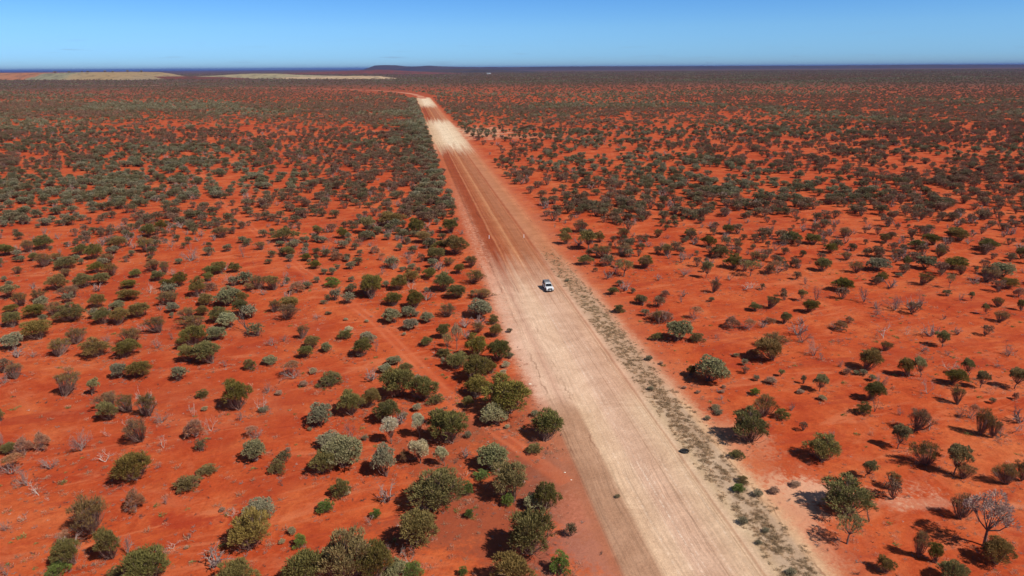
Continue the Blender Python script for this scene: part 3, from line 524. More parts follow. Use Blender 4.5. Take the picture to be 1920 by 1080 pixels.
# a label singles a plant out by its look, then by its rank beside a landmark anyone can find
LM = [('the white pickup', 1027, 545), ('the left guide post', 916, 445), ('the right guide post', 982, 444), ('the black tyre', 1283, 850), ('the bleached snag', 281, 786), ('the tallest grey tree', 1845, 1034), ('the pale salt pan', 1480, 925),
      ('the big bush beside the salt pan', 1592, 968), ('the two silver-topped trees', 760, 832), ('the huge bush at the bottom edge', 640, 1085), ('the pink gravel patch', 1085, 985), ('the roadside ball-shaped bush', 1408, 834), ('the mushroom tree', 173, 745),
      ('the black dead tree', 467, 627), ('the small bright green thicket', 622, 538), ('the lone round tree', 1103, 472), ('the grey roadside mound', 1326, 719), ('the pinkish dead bush', 153, 850), ('the sandy track fork', 455, 420),
      ('the dense grove by the track', 895, 740), ('the big twiggy fan bush', 172, 1007), ('the left edge midpoint', 0, 640), ('the right edge midpoint', 1919, 640), ('the bottom left corner', 0, 1079), ('the bottom right corner', 1919, 1079),
      ('the round grey bush on bare sand', 600, 802), ('the bushy clump in open sand', 380, 682), ('the grey dead skeleton', 357, 493), ('the blue-grey clump', 643, 882)]
ORD = ['nearest', 'second nearest', 'third nearest', 'fourth nearest', 'fifth nearest', 'sixth nearest', 'seventh nearest', 'eighth nearest', 'ninth nearest', 'tenth nearest']
LOOK = dict(m='olive mulga shrub', b='brownish thin-leaved mulga shrub', g='grey-green shrub', t='bare-trunked tree', x='sparse thin-crowned tree', X='tall grey thin-crowned tree', k='low dark spreading shrub', G='bright green shrub', s='silvery saltbush',
            d='leafless grey-pink dead shrub', w='bleached white dead shrub', D='dark leafless dead tree', r='half-bare reddish twiggy shrub')
def size_word(w_, t):
    lim = dict(s=(1.0, 1.5), d=(2, 4), w=(1.7, 3), r=(2.4, 4.2), G=(1.2, 2.4), k=(2, 3.4)).get(t, (3.2, 5.6))
    return 'small' if w_ < lim[0] else 'large' if w_ > lim[1] else 'middling'
def where(dx, dy):
    if abs(dx) > 1.6 * abs(dy): return 'right of' if dx > 0 else 'left of'
    if abs(dy) > 1.6 * abs(dx): return 'in front of' if dy > 0 else 'behind'
    return ('in front and ' if dy > 0 else 'behind and ') + ('right of' if dx > 0 else 'left of')
OWN = {(1845, 1034): 'tall leaning grey tree with a wide thin crown over dark branches', (1408, 834): 'ball-shaped olive bush standing alone just right of the road verge', (1592, 968): 'broad domed olive bush beside the pale salt pan',
       (281, 786): 'bleached white snag with upright forked limbs rising out of a bush', (173, 745): 'mushroom-shaped little tree with one thin stem on bare sand', (172, 1007): 'big fan of reddish twigs with thin olive leaves, near the lower left',
       (734, 837): 'silver-topped lollipop tree, the left of two beside each other', (787, 826): 'silver-topped lollipop tree, the right of two beside each other', (600, 802): 'round grey-green bush alone on bare sand left of the dark thicket',
       (1020, 832): 'olive bush nearest the left road edge, with a wide black shadow', (1326, 719): 'wide grey-green mound right of the verge with a black shadow at its left'}
prep = []
keep = 0
for (px, py, pw, ph, t) in rows:
    p, mp_ = ground(px, py - 0.10 * ph)
    dep = math.atan2(CAM_H, math.hypot(p.x, p.y))
    W = pw * mp_; H = max((ph * mp_ - 0.12 * W * math.sin(dep)) / math.cos(dep), 0.42 * W)
    prep.append([px, py, pw, ph, t, p, W, H])
# at most about three hundred shrubs stand as single things; the smallest in view join the far scrub
shr = sorted([q for q in prep if CATG[NAME[q[4]]] == 'shrub'], key=lambda q: -q[2] * q[3])
spill = [q for q in shr[300:]]; prep = [q for q in prep if not any(q is z for z in spill)]
used = set(); cnt = {}
bylook = {}
for q in prep:
    q.append(size_word(q[6], q[4]) + ' ' + LOOK[q[4]]); bylook.setdefault(q[8], []).append(q)
def mklabel(q):
    own = OWN.get((int(q[0]), int(q[1])))
    if own: return own
    best = []
    for ln_, lx, ly in LM:
        dx, dy = q[0] - lx, (q[1] - ly) * 1.5; d = math.hypot(dx, dy)
        if d < 4: continue
        wd = where(dx, dy)
        same = sorted(math.hypot(z[0] - lx, (z[1] - ly) * 1.5) for z in bylook[q[8]] if math.hypot(z[0] - lx, (z[1] - ly) * 1.5) >= 4 and where(z[0] - lx, (z[1] - ly) * 1.5) == wd)
        k = same.index(d)
        if k < len(ORD): best.append((k + d / 130.0 + (2.5 if 'edge mid' in ln_ or 'corner' in ln_ else 0), f"{q[8]}, {ORD[k]} such {wd} {ln_}"))
    for _, s_ in sorted(best):
        if s_ not in used and len(s_.replace('-', ' ').split()) <= 16: return s_
    for _, s_ in sorted(best):
        if s_ not in used: return s_
    return best[0][1]
ci = {}
def place(t, W, H, p, rot, lab, idx, silver=False):
    lib = LIB[{'X': 'x'}.get(t, t)]; v = lib[idx % len(lib)]; nm = NAME[t]
    if isinstance(v, tuple):
        cm, tm = v; root = bpy.data.objects.new(nm, None); col.objects.link(root); root.empty_display_size = .2
        c = (0.23, 0.25, 0.185) if silver else COL[t][idx % len(COL[t])]; j = [rr.uniform(.88, 1.14) for _ in range(3)]
        if t == 's' and cm:
            o = bpy.data.objects.new(nm, cm); bpy.data.objects.remove(root); col.objects.link(o); root = o; o.color = (c[0] * j[0], c[1] * j[0], c[2] * j[0], 1)
        else:
            o = bpy.data.objects.new('crown', cm); col.objects.link(o); o.parent = root
            o.color = (c[0] * j[0], c[1] * j[0] * (1 + (j[1] - 1) * .4), c[2] * j[0] * j[2], 1)
            o2 = bpy.data.objects.new('trunk' if t not in 'r' else 'stems', tm); col.objects.link(o2); o2.parent = root
    else:
        root = bpy.data.objects.new(nm, v); col.objects.link(root)
    root.location = p; root.rotation_euler = (0, 0, rot); root.scale = (W, W, H)
    tag(root, lab, CATG[nm], GRP[nm]); return root
for i, q in enumerate(prep):
    lab = mklabel(q); used.add(lab)
    sv = (int(q[0]), int(q[1])) in SILVER or (q[4] == 's' and 640 < q[0] < 1010)
    place(q[4], q[6] * (1.06 if q[4] in 'mbgk' else 1.0), q[7], q[5], rr.uniform(0, 6.28), lab, rr.randint(0, 59), sv)

# ---------------------------------------------------------------- the scrub nobody could count
def inst_collection(name, items):
    c = bpy.data.collections.new(name)
    for i, o in enumerate(items): c.objects.link(o)
    return c
def scatter(name, pts, rots, scs, idx, coll, label, cat):
    me = bpy.data.meshes.new(name); me.from_pydata([tuple(p) for p in pts], [], [])
    a = me.attributes.new('rot', 'FLOAT_VECTOR', 'POINT'); a.data.foreach_set('vector', np.array(rots, np.float32).ravel())
    a = me.attributes.new('siz', 'FLOAT_VECTOR', 'POINT'); a.data.foreach_set('vector', np.array(scs, np.float32).ravel())
    a = me.attributes.new('pick', 'INT', 'POINT'); a.data.foreach_set('value', np.array(idx, np.int32))
    o = bpy.data.objects.new(name, me); col.objects.link(o)
    g = bpy.data.node_groups.new(name, 'GeometryNodeTree')
    g.interface.new_socket('Geometry', in_out='INPUT', socket_type='NodeSocketGeometry'); g.interface.new_socket('Geometry', in_out='OUTPUT', socket_type='NodeSocketGeometry')
    gi = g.nodes.new('NodeGroupInput'); go = g.nodes.new('NodeGroupOutput'); ip = g.nodes.new('GeometryNodeInstanceOnPoints'); cinf = g.nodes.new('GeometryNodeCollectionInfo')
    cinf.inputs['Collection'].default_value = coll; cinf.inputs['Separate Children'].default_value = True; cinf.inputs['Reset Children'].default_value = True
    def at(nm, dt):
        n = g.nodes.new('GeometryNodeInputNamedAttribute'); n.data_type = dt; n.inputs['Name'].default_value = nm; return n.outputs['Attribute']
    ip.inputs['Pick Instance'].default_value = True
    g.links.new(gi.outputs[0], ip.inputs['Points']); g.links.new(cinf.outputs[0], ip.inputs['Instance']); g.links.new(at('pick', 'INT'), ip.inputs['Instance Index'])
    er = g.nodes.new('FunctionNodeEulerToRotation'); g.links.new(at('rot', 'FLOAT_VECTOR'), er.inputs[0]); g.links.new(er.outputs[0], ip.inputs['Rotation'])
    g.links.new(at('siz', 'FLOAT_VECTOR'), ip.inputs['Scale']); g.links.new(ip.outputs[0], go.inputs[0])
    md = o.modifiers.new('scatter', 'NODES'); md.node_group = g
    return tag(o, label, cat, kind='stuff')
def variants(lod, base, gain=1.0):
    items = []; n = 0
    for kd, cols in (('mulga', ((0.068, 0.070, 0.043), (0.080, 0.080, 0.054), (0.088, 0.070, 0.048))), ('fan', ((0.094, 0.072, 0.056), (0.082, 0.066, 0.048))), ('round', ((0.096, 0.106, 0.078), (0.084, 0.098, 0.066)))):
        for sdx in (0, 1):
            cm, tm = shrub(200 + lod * 50 + sdx * 7 + len(kd), kd, lod)
            if tm is not None:     # crown and stems in one mesh for the mass
                me = cm; V = [v.co.copy() for v in tm.vertices]; nb = len(me.vertices)
                import bmesh
                bm = bmesh.new(); bm.from_mesh(me); k0 = len(bm.faces); bm.from_mesh(tm); bm.faces.ensure_lookup_table()
                for f in bm.faces[k0:]: f.material_index = 1
                bm.to_mesh(me); bm.free(); me.materials.append(m_bark)
            for c in cols:
                o = bpy.data.objects.new('%s_%03d' % (base, n), tinted(cm, tuple(q * gain for q in c))); items.append(o); n += 1
    if lod == 1:
        for q in (301, 302):
            o = bpy.data.objects.new('%s_%03d' % (base, n), deadmesh('branches', q, m_dead, 2.0, 3, .7, 3)); items.append(o); n += 1
    return items
MID = variants(1, 'scrub', 1.08); FAR = variants(2, 'scrub_far', 1.28)
GREEN_IDX = [0, 1, 2, 10, 11, 12, 13]
YR = [640, 560, 510, 465, 430, 400, 370, 345, 325, 300, 285, 265, 250, 235, 220, 205, 190, 180, 172, 165, 158, 150, 143, 136]
XC = [0, 160, 320, 480, 640, 760, 900, 1060, 1220, 1380, 1540, 1700, 1860]
CV = [[.035] * 13, [.12, .10, .10, .08, .10, .22, .22, .08, .09, .10, .10, .12, .14], [.32, .28, .26, .18, .22, .42, .2, .22, .28, .26, .28, .32, .34], [.48, .44, .40, .30, .34, .55, .16, .40, .44, .44, .46, .5, .5], [.52, .48, .40, .36, .42, .66, .3, .5, .5, .54, .54, .54, .58], [.55, .5, .42, .40, .48, .75, .3, .5, .45, .5, .5, .5, .5], [.62, .62, .62, .36, .5, .7, .22, .5, .5, .6, .6, .45, .6], [.6, .55, .6, .45, .5, .68, .3, .5, .5, .6, .48, .5, .7],
      [.5, .5, .5, .5, .5, .7, .25, .5, .42, .5, .4, .34, .6], [.7, .8, .55, .55, .5, .8, .2, .42, .5, .5, .5, .42, .6], [.55, .55, .7, .7, .5, .85, .2, .45, .42, .48, .52, .5, .7], [.7, .7, .7, .7, .62, .95, .2, .35, .5, .5, .5, .55, .65],
      [.7, .8, .55, .38, .5, .95, .5, .6, .5, .6, .75, .6, .65], [.62, .55, .4, .36, .5, .95, .35, .5, .45, .6, .8, .72, .8], [.8, .75, .65, .62, .8, .95, .55, .7, .55, .5, .65, .8, .75], [.93, .93, .93, .85, .9, .95, .9, .93, .85, .75, .72, .75, .85],
      [.85, .82, .93, .93, .93, .95, .85, .75, .85, .9, .93, .94, .94], [.93, .93, .93, .93, .93, .93, .85, .93, .93, .93, .93, .93, .93], [.5, .45, .75, .85, .6, .5, .6, .75, .85, .85, .85, .85, .85], [.4, .4, .75, .65, .5, .4, .6, .75, .65, .65, .6, .75, .75],
      [.5, .7, .5, .6, .5, .5, .75, .85, .75, .8, .7, .8, .75], [.6, .5, .5, .5, .6, .7, .85, .9, .9, .9, .9, .9, .85], [.7, .6, .6, .6, .7, .7, .9, .93, .93, .93, .93, .93, .9], [.7, .6, .6, .6, .7, .7, .9, .93, .93, .93, .93, .93, .9]]
CV = np.array(CV); YRi = np.array(YR[::-1], float); CVi = CV[::-1]
def cover(px, py):
    r0 = np.interp(py, YRi, np.arange(len(YRi))); i = int(r0); f = r0 - i; i2 = min(i + 1, len(YRi) - 1)
    return np.interp(px, XC, CVi[i]) * (1 - f) + np.interp(px, XC, CVi[i2]) * f
rg = np.random.RandomState(77)
occ = [(q[5].x, q[5].y, q[6]) for q in prep]
occ_far = [o for o in occ if math.hypot(o[0], o[1]) > 100]
OX = np.array([(o[0], o[1]) for o in occ_far])
from mathutils import noise as MN
def clump(x, y): return MN.noise(Vector((x * .03, y * .03, 0))) + .7 * MN.noise(Vector((x * .1, y * .1, 5.0)))
BEND = []
for (a_, b_) in zip(BPX[:-1], BPX[1:]):
    A_, B_ = ground(*a_)[0], ground(*b_)[0]
    BEND += [tuple(A_.lerp(B_, t_ / 8)) for t_ in range(8)]
mid = []; far_ = []
DENS = 4.0
for q in spill: mid.append((q[5].x, q[5].y, q[6], q[7], q[4]))
Dmin = ground(960, 1078)[0].y
D = Dmin; bands = []
while D < 9000:
    D2 = D * 1.05; half = 0.80 * (D + D2) / 2 * 1.0 + 10
    dm = (D + D2) / 2; area = 2 * half * (D2 - D)
    big = 1.0 if dm < 1300 else min(2.2, (dm / 1300) ** .6)
    wv, hv = 4.3 * big, 2.9 * big ** .5
    A = wv * (hv / (CAM_H / dm)) * .62 + wv * wv * .7
    nmax = 2.9 / A * area * 1.35
    for _ in range(int(nmax * DENS)):
        x = rg.uniform(-half, half); y = rg.uniform(D, D2)
        px, py = project(x, y)
        c = cover(px, py); c = min(.95, max(.02, c)); n_here = (1.0 if py > 300 else .8 if py > 195 else .34) * -math.log(1 - c) * math.exp(1.15 * clump(x, y) * (1.2 if dm < 900 else .8)) * 2.9
        if rg.rand() > n_here / (2.9 * 1.35 * DENS): continue
        u, v = uv_of(x, y)
        if -13 < u < 17 and v < END + 30: continue
        if dm > 1000 and min(math.hypot(x - b_[0], (y - b_[1])) for b_ in BEND) < 16 + dm * .008: continue
        if dm < 290 and len(OX) and (np.hypot(OX[:, 0] - x, OX[:, 1] - y) < (3.3 if dm > 225 else 2.6)).any(): continue
        sz = rg.uniform(.5, 1.2) * big * (1.0 if dm > 225 else .42 + .5 * rg.rand()); W = 4.4 * sz; H = 3.0 * sz ** .6 * rg.uniform(.85, 1.2)
        (mid if y < 620 else far_).append((x, y, W, H, ''))
    D = D2
# thick hedge of taller scrub along the left side of the road, far half
for k in range(420):
    v = rg.uniform(150, END); u = -14 - abs(rg.normal(0, 7)); p = road_pt(u, v)
    if p.y > 235: (mid if p.y < 620 else far_).append((p.x, p.y, rg.uniform(3.5, 6.5), rg.uniform(2.6, 4.2), 'h'))
# the open edge of the numbered plants: thin the very small growth between them
def emit(name, lst, items, collname, label):
    cl_ = inst_collection(collname, items); P_ = []; Ro = []; Sc = []; Ix = []
    ng = 14
    for (x, y, W, H, t) in lst:
        gz = MN.noise(Vector((x * .008 * (1 if y < 900 else .4), y * .008 * (1 if y < 900 else .4), 9.0)))
        if t == 'h': ix = rg.choice([0, 2, 10, 11, 12, 13])
        elif t in ('m', 'b', 'g', 'k', 'G'): ix = {'m': 0, 'b': 7, 'g': 11, 'k': 1, 'G': 12}[t]
        elif rg.rand() < (.06 if y > 225 else .35 if y > 130 else .7) and len(items) > 14: ix = rg.choice([14, 15])
        elif gz > .12: ix = rg.choice([10, 11, 12, 13, 0, 3, 1])
        elif gz < -.15: ix = rg.choice([6, 7, 8, 9, 2, 5, 4])
        else: ix = rg.randint(0, 10)
        P_.append((x, y, 0)); Ro.append((0, 0, rg.uniform(0, 6.28))); Sc.append((W, W, H)); Ix.append(ix)
    return scatter(name, P_, Ro, Sc, Ix, cl_, label, 'scrub')
emit('scrub', mid, MID, 'scrub_sources', 'olive and grey scrub dotted over the red plain on both sides of the road')
emit('far_scrub', far_, FAR, 'far_scrub_sources', 'closing dark scrub of the far plain up to the horizon')
print('plants', len(prep), 'shrubs', len([q for q in prep if CATG[NAME[q[4]]] == 'shrub']), 'spill', len(spill), 'mid', len(mid), 'far', len(far_))

# small litter, twigs and tufts between the near plants, and the dry grass verge
def tuftmesh(seed, k, L, W, nm='tuft'):
    rng = np.random.RandomState(seed); a = rng.uniform(0, 6.28, 8); c = np.stack([np.cos(a) * .25, np.sin(a) * .25, np.full(8, .05)], 1); d = c * 2 + np.array((0, 0, .8))
    V, sh = tufts(rng, c, d, k, L, W, .4, .2); return leafmesh(nm, V, sh)
lit = []
for i, (me, c) in enumerate([(tuftmesh(401, 6, .7, .035), (0.16, 0.12, 0.09)), (tuftmesh(402, 5, .8, .03), (0.22, 0.15, 0.115)), (deadmesh('twigs', 403, m_dead, 1.6, 2, .4, 3), (1, 1, 1)), (deadmesh('twigs', 404, m_dark, 1.6, 2, .25, 3), (1, 1, 1)), (deadmesh('twigs', 405, m_white, 1.4, 2, .25, 2), (1, 1, 1)), (tuftmesh(406, 7, .6, .06), (0.10, 0.12, 0.05))]):
    o = bpy.data.objects.new('litter_%03d' % i, tinted(me, c) if c[0] < 1 else me); lit.append(o)
P_ = []; Ro = []; Sc = []; Ix = []
for _ in range(16000):
    y = 55 + 230 * rg.rand() ** 1.0; x = rg.uniform(-1, 1) * (.85 * y + 12); u, v = uv_of(x, y)
    if -10 < u < 13: continue
    if clump(x * .8 + 50, y * .8) < rg.uniform(-.5, .75): continue
    s_ = rg.uniform(.2, .75) * (1.3 if rg.rand() < .12 else 1); P_.append((x, y, 0)); Ro.append((0, 0, rg.uniform(0, 6.28))); Sc.append((s_, s_, s_ * rg.uniform(.3, .7))); Ix.append(rg.choice([0, 0, 1, 1, 2, 2, 3, 3, 4, 5]))
for q in prep:
    if q[6] < 1.5: continue
    for _ in range(int(7 * q[6] ** 1.2)):
        a = rg.uniform(0, 6.28); r_ = q[6] * .5 * rg.uniform(.5, 1.9); x = q[5].x + math.cos(a) * r_; y = q[5].y + math.sin(a) * r_
        u, v = uv_of(x, y)
        if -9 < u < 12: continue
        s_ = rg.uniform(.15, .6); P_.append((x, y, 0)); Ro.append((0, 0, rg.uniform(0, 6.28))); Sc.append((s_, s_, s_ * rg.uniform(.2, .6))); Ix.append(rg.choice([0, 1, 1, 2, 2, 3, 3, 3]))
scatter('ground_litter', P_, Ro, Sc, Ix, inst_collection('litter_sources', lit), 'twigs, dry tufts and leaf litter scattered on the red sand', 'litter')
gr = []
for i, c in enumerate([(0.19, 0.165, 0.115), (0.15, 0.135, 0.095), (0.105, 0.095, 0.065), (0.215, 0.18, 0.125)]):
    o = bpy.data.objects.new('grass_%03d' % i, tinted(tuftmesh(450 + i, 8, .75, .035, 'grass'), c)); gr.append(o)
P_ = []; Ro = []; Sc = []; Ix = []
for _ in range(13000):
    v = -45 + 265 * rg.rand(); u = 8.9 + rg.normal(0, 1.7); p = road_pt(u, v)
    if u < 6.3 or u > 12.2: continue
    if MN.noise(Vector((u * .9, v * .45, 2))) + .5 * MN.noise(Vector((u * .3, v * .1, 6))) < rg.uniform(-.35, .25): continue
    if v > 50 and rg.rand() < (v - 50) / 70: continue
    s_ = rg.uniform(.16, .5) * (1.5 if rg.rand() < .05 else 1); P_.append(tuple(p)); Ro.append((0, 0, rg.uniform(0, 6.28))); Sc.append((s_, s_, s_ * .5)); Ix.append(rg.randint(0, 4))
scatter('verge_grass', P_, Ro, Sc, Ix, inst_collection('grass_sources', gr), 'dry grey-green grass along the right verge of the dirt road', 'grass')

# trees on the spoil heap's crest and in the dark stand at the far left
def farplants(lst, label, grp):
    for i, (px, py, pw, ph, z) in enumerate(lst):
        p, mp_ = ground(px, py); p.y += 400; o = place('t', pw * mp_, ph * mp_, Vector((p.x, p.y, z)), rr.uniform(0, 6), label, i); o['group'] = grp
cr_ = []
for px_ in (22, 50, 76, 88, 122, 138, 168, 196): cr_.append((px_, 150.5, rr.uniform(5, 9), rr.uniform(3, 5), 36 + rr.uniform(-1, 2)))
wh = ['left end', 'left shoulder', 'left part of the top', 'middle of the top', 'top just past the middle', 'right part of the top', 'right shoulder', 'right end']
for i_, c_ in enumerate(cr_): farplants([c_], 'dark tree on the skyline of the pale spoil hill, ' + wh[i_], 'trees on the spoil hill')
# ---------------------------------------------------------------- vehicle
def box(V, Fc, x0, x1, y0, y1, z0, z1, tx=0, ty0=0, ty1=0):
    b = len(V); V += [(x0, y0, z0), (x1, y0, z0), (x1, y1, z0), (x0, y1, z0), (x0 + tx, y0 + ty0, z1), (x1 - tx, y0 + ty0, z1), (x1 - tx, y1 - ty1, z1), (x0 + tx, y1 - ty1, z1)]
    Fc += [tuple(b + i for i in f) for f in ((0, 3, 2, 1), (4, 5, 6, 7), (0, 1, 5, 4), (1, 2, 6, 5), (2, 3, 7, 6), (3, 0, 4, 7))]
def part(name, boxes, mat, parent, bev=0.0):
    V = []; Fc = []
    for b in boxes: box(V, Fc, *b)
    o = mesh_obj(name, V, Fc, mat, parent)
    if bev:
        md = o.modifiers.new('bevel', 'BEVEL'); md.width = bev; md.segments = 2; md.limit_method = 'ANGLE'
    return o
m_paint = simple('white_paint', (0.80, 0.80, 0.79), 0.28, spec=.5, var=.03); m_glass = simple('dark_glass', (0.012, 0.014, 0.016), 0.12, spec=.5, var=.1); m_black = simple('black_plastic', (0.022, 0.022, 0.024), 0.6)
m_grey = simple('grey_metal', (0.17, 0.175, 0.185), 0.45, var=.1); m_rub = simple('rubber', (0.018, 0.017, 0.017), 0.85); m_lamp = simple('lamp_lens', (0.62, 0.62, 0.60), 0.15); m_plate = simple('plate', (0.7, 0.7, 0.66), 0.5); m_rim = simple('rim', (0.35, 0.35, 0.36), 0.4, metal=.6)
def cyl(name, c, r, hw, mat, parent, ns=20, r2=None):
    V = []; Fc = []
    for s_ in (-1, 1):
        for k in range(ns):
            a = 2 * math.pi * k / ns; V.append((c[0] + s_ * hw, c[1] + math.cos(a) * r, c[2] + math.sin(a) * r))
    for k in range(ns): Fc.append((k, (k + 1) % ns, ns + (k + 1) % ns, ns + k))
    Fc += [tuple(range(ns))[::-1], tuple(range(ns, 2 * ns))]
    return mesh_obj(name, V, Fc, mat, parent)
car = bpy.data.objects.new('pickup_truck', None); col.objects.link(car)
tag(car, 'white pickup with a dark canopy driving towards the viewer on the dirt road', 'pickup truck')
# local: -y is the nose, x is width
part('body', [(-.94, .94, -2.30, 2.5, .48, .86, .02, .03, .03), (-.93, .93, -2.28, -.95, .86, 1.10, .05, .12, 0), (-.94, .94, -.95, 1.10, .86, 1.08, .02, 0, 0), (-.94, .94, 1.11, 2.55, .86, 1.12, .02, 0, .02)], m_paint, car, .05)
part('cabin', [(-.90, .90, -1.02, 1.10, 1.08, 1.74, .20, .66, .16)], m_paint, car, .05)
ws = []
def quad(name, pts, mat, parent, th=(0, -.02, .015)):
    V = [tuple(p) for p in pts] + [tuple(Vector(p) + Vector(th)) for p in pts]
    Fc = [(0, 1, 2, 3), (7, 6, 5, 4), (0, 4, 5, 1), (1, 5, 6, 2), (2, 6, 7, 3), (3, 7, 4, 0)]; return mesh_obj(name, V, Fc, mat, parent)
quad('windscreen', [(-.80, -.985, 1.13), (.80, -.985, 1.13), (.65, -.44, 1.68), (-.65, -.44, 1.68)], m_glass, car)
for s_ in (-1, 1):
    f = 1 if s_ > 0 else -1
    quad('side_window', [(f * .885, -.72, 1.13), (f * .885, .12, 1.13), (f * .735, .10, 1.66), (f * .735, -.34, 1.66)], m_glass, car, (f * .015, 0, .006))
    quad('side_window', [(f * .885, .20, 1.13), (f * .885, .92, 1.13), (f * .735, .84, 1.66), (f * .735, .20, 1.66)], m_glass, car, (f * .015, 0, .006))
    part('mirror', [(f * 1.02 - .10, f * 1.02 + .10, -.82, -.70, 1.10, 1.32)], m_black, car, .03)
    part('headlight', [(f * .72 - .17, f * .72 + .17, -2.335, -2.20, .80, .98, .02, .06, 0)], m_lamp, car, .02)
    part('fog_lamp', [(f * .62 - .08, f * .62 + .08, -2.47, -2.43, .50, .60)], m_lamp, car)
    for yy in (-1.45, 1.55):
        part('wheel_arch', [(f * .955 - .03, f * .955 + .03, yy - .50, yy + .50, .52, .92, 0, .16, .16)], m_black, car, .02)
        wo = cyl('wheel', (f * .84, yy, .39), .39, .13, m_rub, car); cyl('rim', (f * .945, yy, .39), .23, .035, m_rim, wo, 14)
part('canopy', [(-.90, .90, 1.16, 2.52, 1.12, 1.80, .10, .04, .08)], m_black, car, .04)
part('roof_rack', [(-.68, .68, -.10, -.04, 1.80, 1.84), (-.68, .68, .9, .96, 1.80, 1.84), (-.72, -.66, -.25, 2.4, 1.84, 1.89), (.66, .72, -.25, 2.4, 1.84, 1.89)] + [(-.68, .68, .4 + i * .24, .50 + i * .24, 1.845, 1.885) for i in range(9)] + [(-.5, -.44, 1.5, 1.56, 1.79, 1.85), (.44, .5, 1.5, 1.56, 1.79, 1.85)], m_grey, car, 0)
part('grille', [(-.50, .50, -2.325, -2.25, .74, .99, 0, .03, 0)], m_black, car, .01)
part('bull_bar', [(-.88, .88, -2.44, -2.31, .42, .66), (-.45, -.39, -2.42, -2.34, .66, 1.10), (.39, .45, -2.42, -2.34, .66, 1.10), (-.45, .45, -2.42, -2.34, 1.06, 1.12)], m_black, car, .03)
part('number_plate', [(-.20, .20, -2.465, -2.445, .50, .62)], m_plate, car)
part('tail_light', [(-.90, -.74, 2.52, 2.56, .90, 1.10), (.74, .90, 2.52, 2.56, .90, 1.10)], simple('red_lens', (.4, .02, .02), .3), car)
cp = ground(1027.5, 543)[0]; car.location = (cp.x, cp.y, 0.012)
car.rotation_euler = (0, 0, math.atan2(VD.y, VD.x) - math.pi / 2 + R(2)); car.scale = (.96, .96, .96)

# ---------------------------------------------------------------- guide posts, tyre, stones
m_post = simple('post_white', (0.82, 0.80, 0.76), .5, var=.04); m_refl = simple('reflector', (.5, .05, .03), .3)
for px, py, lab in ((917.2, 447.5, 'white guide post standing at the left of the road'), (982.3, 446, 'white guide post standing at the right of the road')):
    p, mp_ = ground(px, py); g_ = bpy.data.objects.new('guide_post', None); col.objects.link(g_); g_.location = p
    V = []; Fc = []; box(V, Fc, -.095, .095, -.03, .03, 0, 1.05, .015, 0, 0); box(V, Fc, -.08, .08, -.028, .028, 1.05, 1.12, .03, .01, .01)
    mesh_obj('post', V, Fc, m_post, g_); part('reflector', [(-.035, .035, -.04, -.031, .82, .92)], m_refl, g_)
    tag(g_, lab, 'guide post', 'white guide posts along the road')
def tyre():
    V = []; Fc = []; n, m_ = 30, 8; r = np.random.RandomState(3)
    for i in range(n):
        a = 2 * math.pi * i / n * .93; R0 = .42 + .03 * math.sin(3 * a); sq = 1.0 + .25 * math.sin(a)
        for j in range(m_):
            b = 2 * math.pi * j / m_; V.append(((R0 + .11 * math.cos(b)) * math.cos(a) * 1.2, (R0 + .11 * math.cos(b)) * math.sin(a) * .85, .14 + .14 * math.sin(b) * sq + .10 * max(0, math.sin(a)) + r.uniform(-.01, .01)))
    for i in range(n - 1):
        for j in range(m_): Fc.append((i * m_ + j, (i + 1) * m_ + j, (i + 1) * m_ + (j + 1) % m_, i * m_ + (j + 1) % m_))
    return V, Fc
V, Fc = tyre(); t_ = mesh_obj('blown_tyre', V, Fc, m_rub, smooth=True); t_.location = ground(1283, 848)[0]; tag(t_, 'torn black tyre lying at the right edge of the pale road', 'tyre')
b0 = len(V); fl = part('tread_flap', [(-.35, .30, -.12, .16, .02, .20, .05, .04, .02)], m_rub, t_, .04)
m_stone = simple('pale_stone', (0.72, 0.62, 0.48), .8)
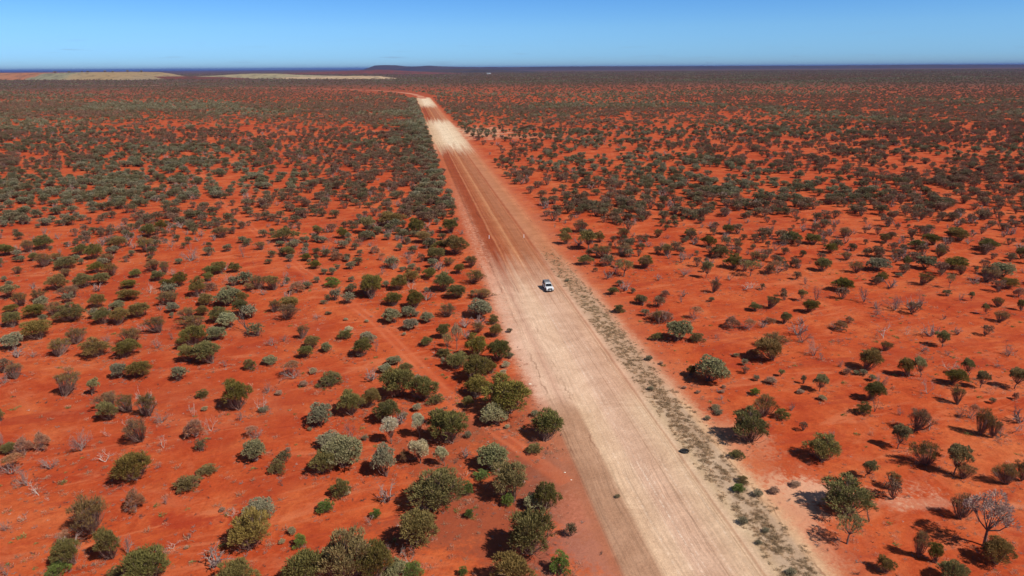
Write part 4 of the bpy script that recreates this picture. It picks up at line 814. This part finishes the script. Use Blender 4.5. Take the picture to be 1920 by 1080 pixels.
def stone(px, py, s_, lab, seed):
    import bmesh
    bm = bmesh.new(); bmesh.ops.create_icosphere(bm, subdivisions=2, radius=.5); r = random.Random(seed)
    for v in bm.verts: v.co *= r.uniform(.8, 1.1); v.co.z = (v.co.z + .3) * .6
    me = bpy.data.meshes.new('stone'); bm.to_mesh(me); bm.free(); me.materials.append(m_stone); o = bpy.data.objects.new('stone', me); col.objects.link(o); o.location = ground(px, py)[0]; o.scale = (s_ * 1.5, s_, s_ * .7)
    tag(o, lab, 'stone', 'pale stones by the road')
stone(993.5, 720.5, .38, 'pale flat stone on brown earth at the left road edge', 1)
stone(1059, 886, .2, 'small pale stone left of the brown shoulder, above its twin', 2)
stone(1071, 900, .17, 'small pale stone left of the brown shoulder, below its twin', 3)
m_shed = simple('shed_white', (0.8, 0.8, 0.78), .5)
for px, lab in ((914.5, 'tiny white shed on the far plain, the left of two'), (918.2, 'tiny white shed on the far plain, the right of two')):
    p, mp_ = ground(px, 139.2); sh_ = bpy.data.objects.new('shed', None); col.objects.link(sh_); sh_.location = p; sh_.scale = (1.6, 1.6, 1.6)
    part('wall', [(-5, 5, -4, 4, 0, 6)], m_shed, sh_); V = [(-5.3, -4.4, 6.0), (5.3, -4.4, 6.0), (5.3, 4.4, 6.0), (-5.3, 4.4, 6.0), (-5.3, 0, 8.2), (5.3, 0, 8.2)]
    mesh_obj('roof', V, [(0, 1, 5, 4), (2, 3, 4, 5), (0, 4, 3), (1, 2, 5), (0, 3, 2, 1)], m_grey, sh_); tag(sh_, lab, 'shed', 'white sheds on the far plain')
# ---------------------------------------------------------------- haze: the air over the plain
V = []; Fc = []; box(V, Fc, -85000, 85000, -350, 88000, -1.0, 150.0)
s = N('haze'); pv = s.n('ShaderNodeVolumePrincipled'); pv.inputs['Color'].default_value = (0.13, 0.22, 0.60, 1); pv.inputs['Density'].default_value = 0.000024; pv.inputs['Anisotropy'].default_value = 0.0
o_ = s.n('ShaderNodeOutputMaterial'); s.l(pv.outputs[0], o_.inputs['Volume'])
hz = mesh_obj('haze', V, Fc, s.m); tag(hz, kind='stuff'); hz['label'] = 'thin bluish air over the whole plain'
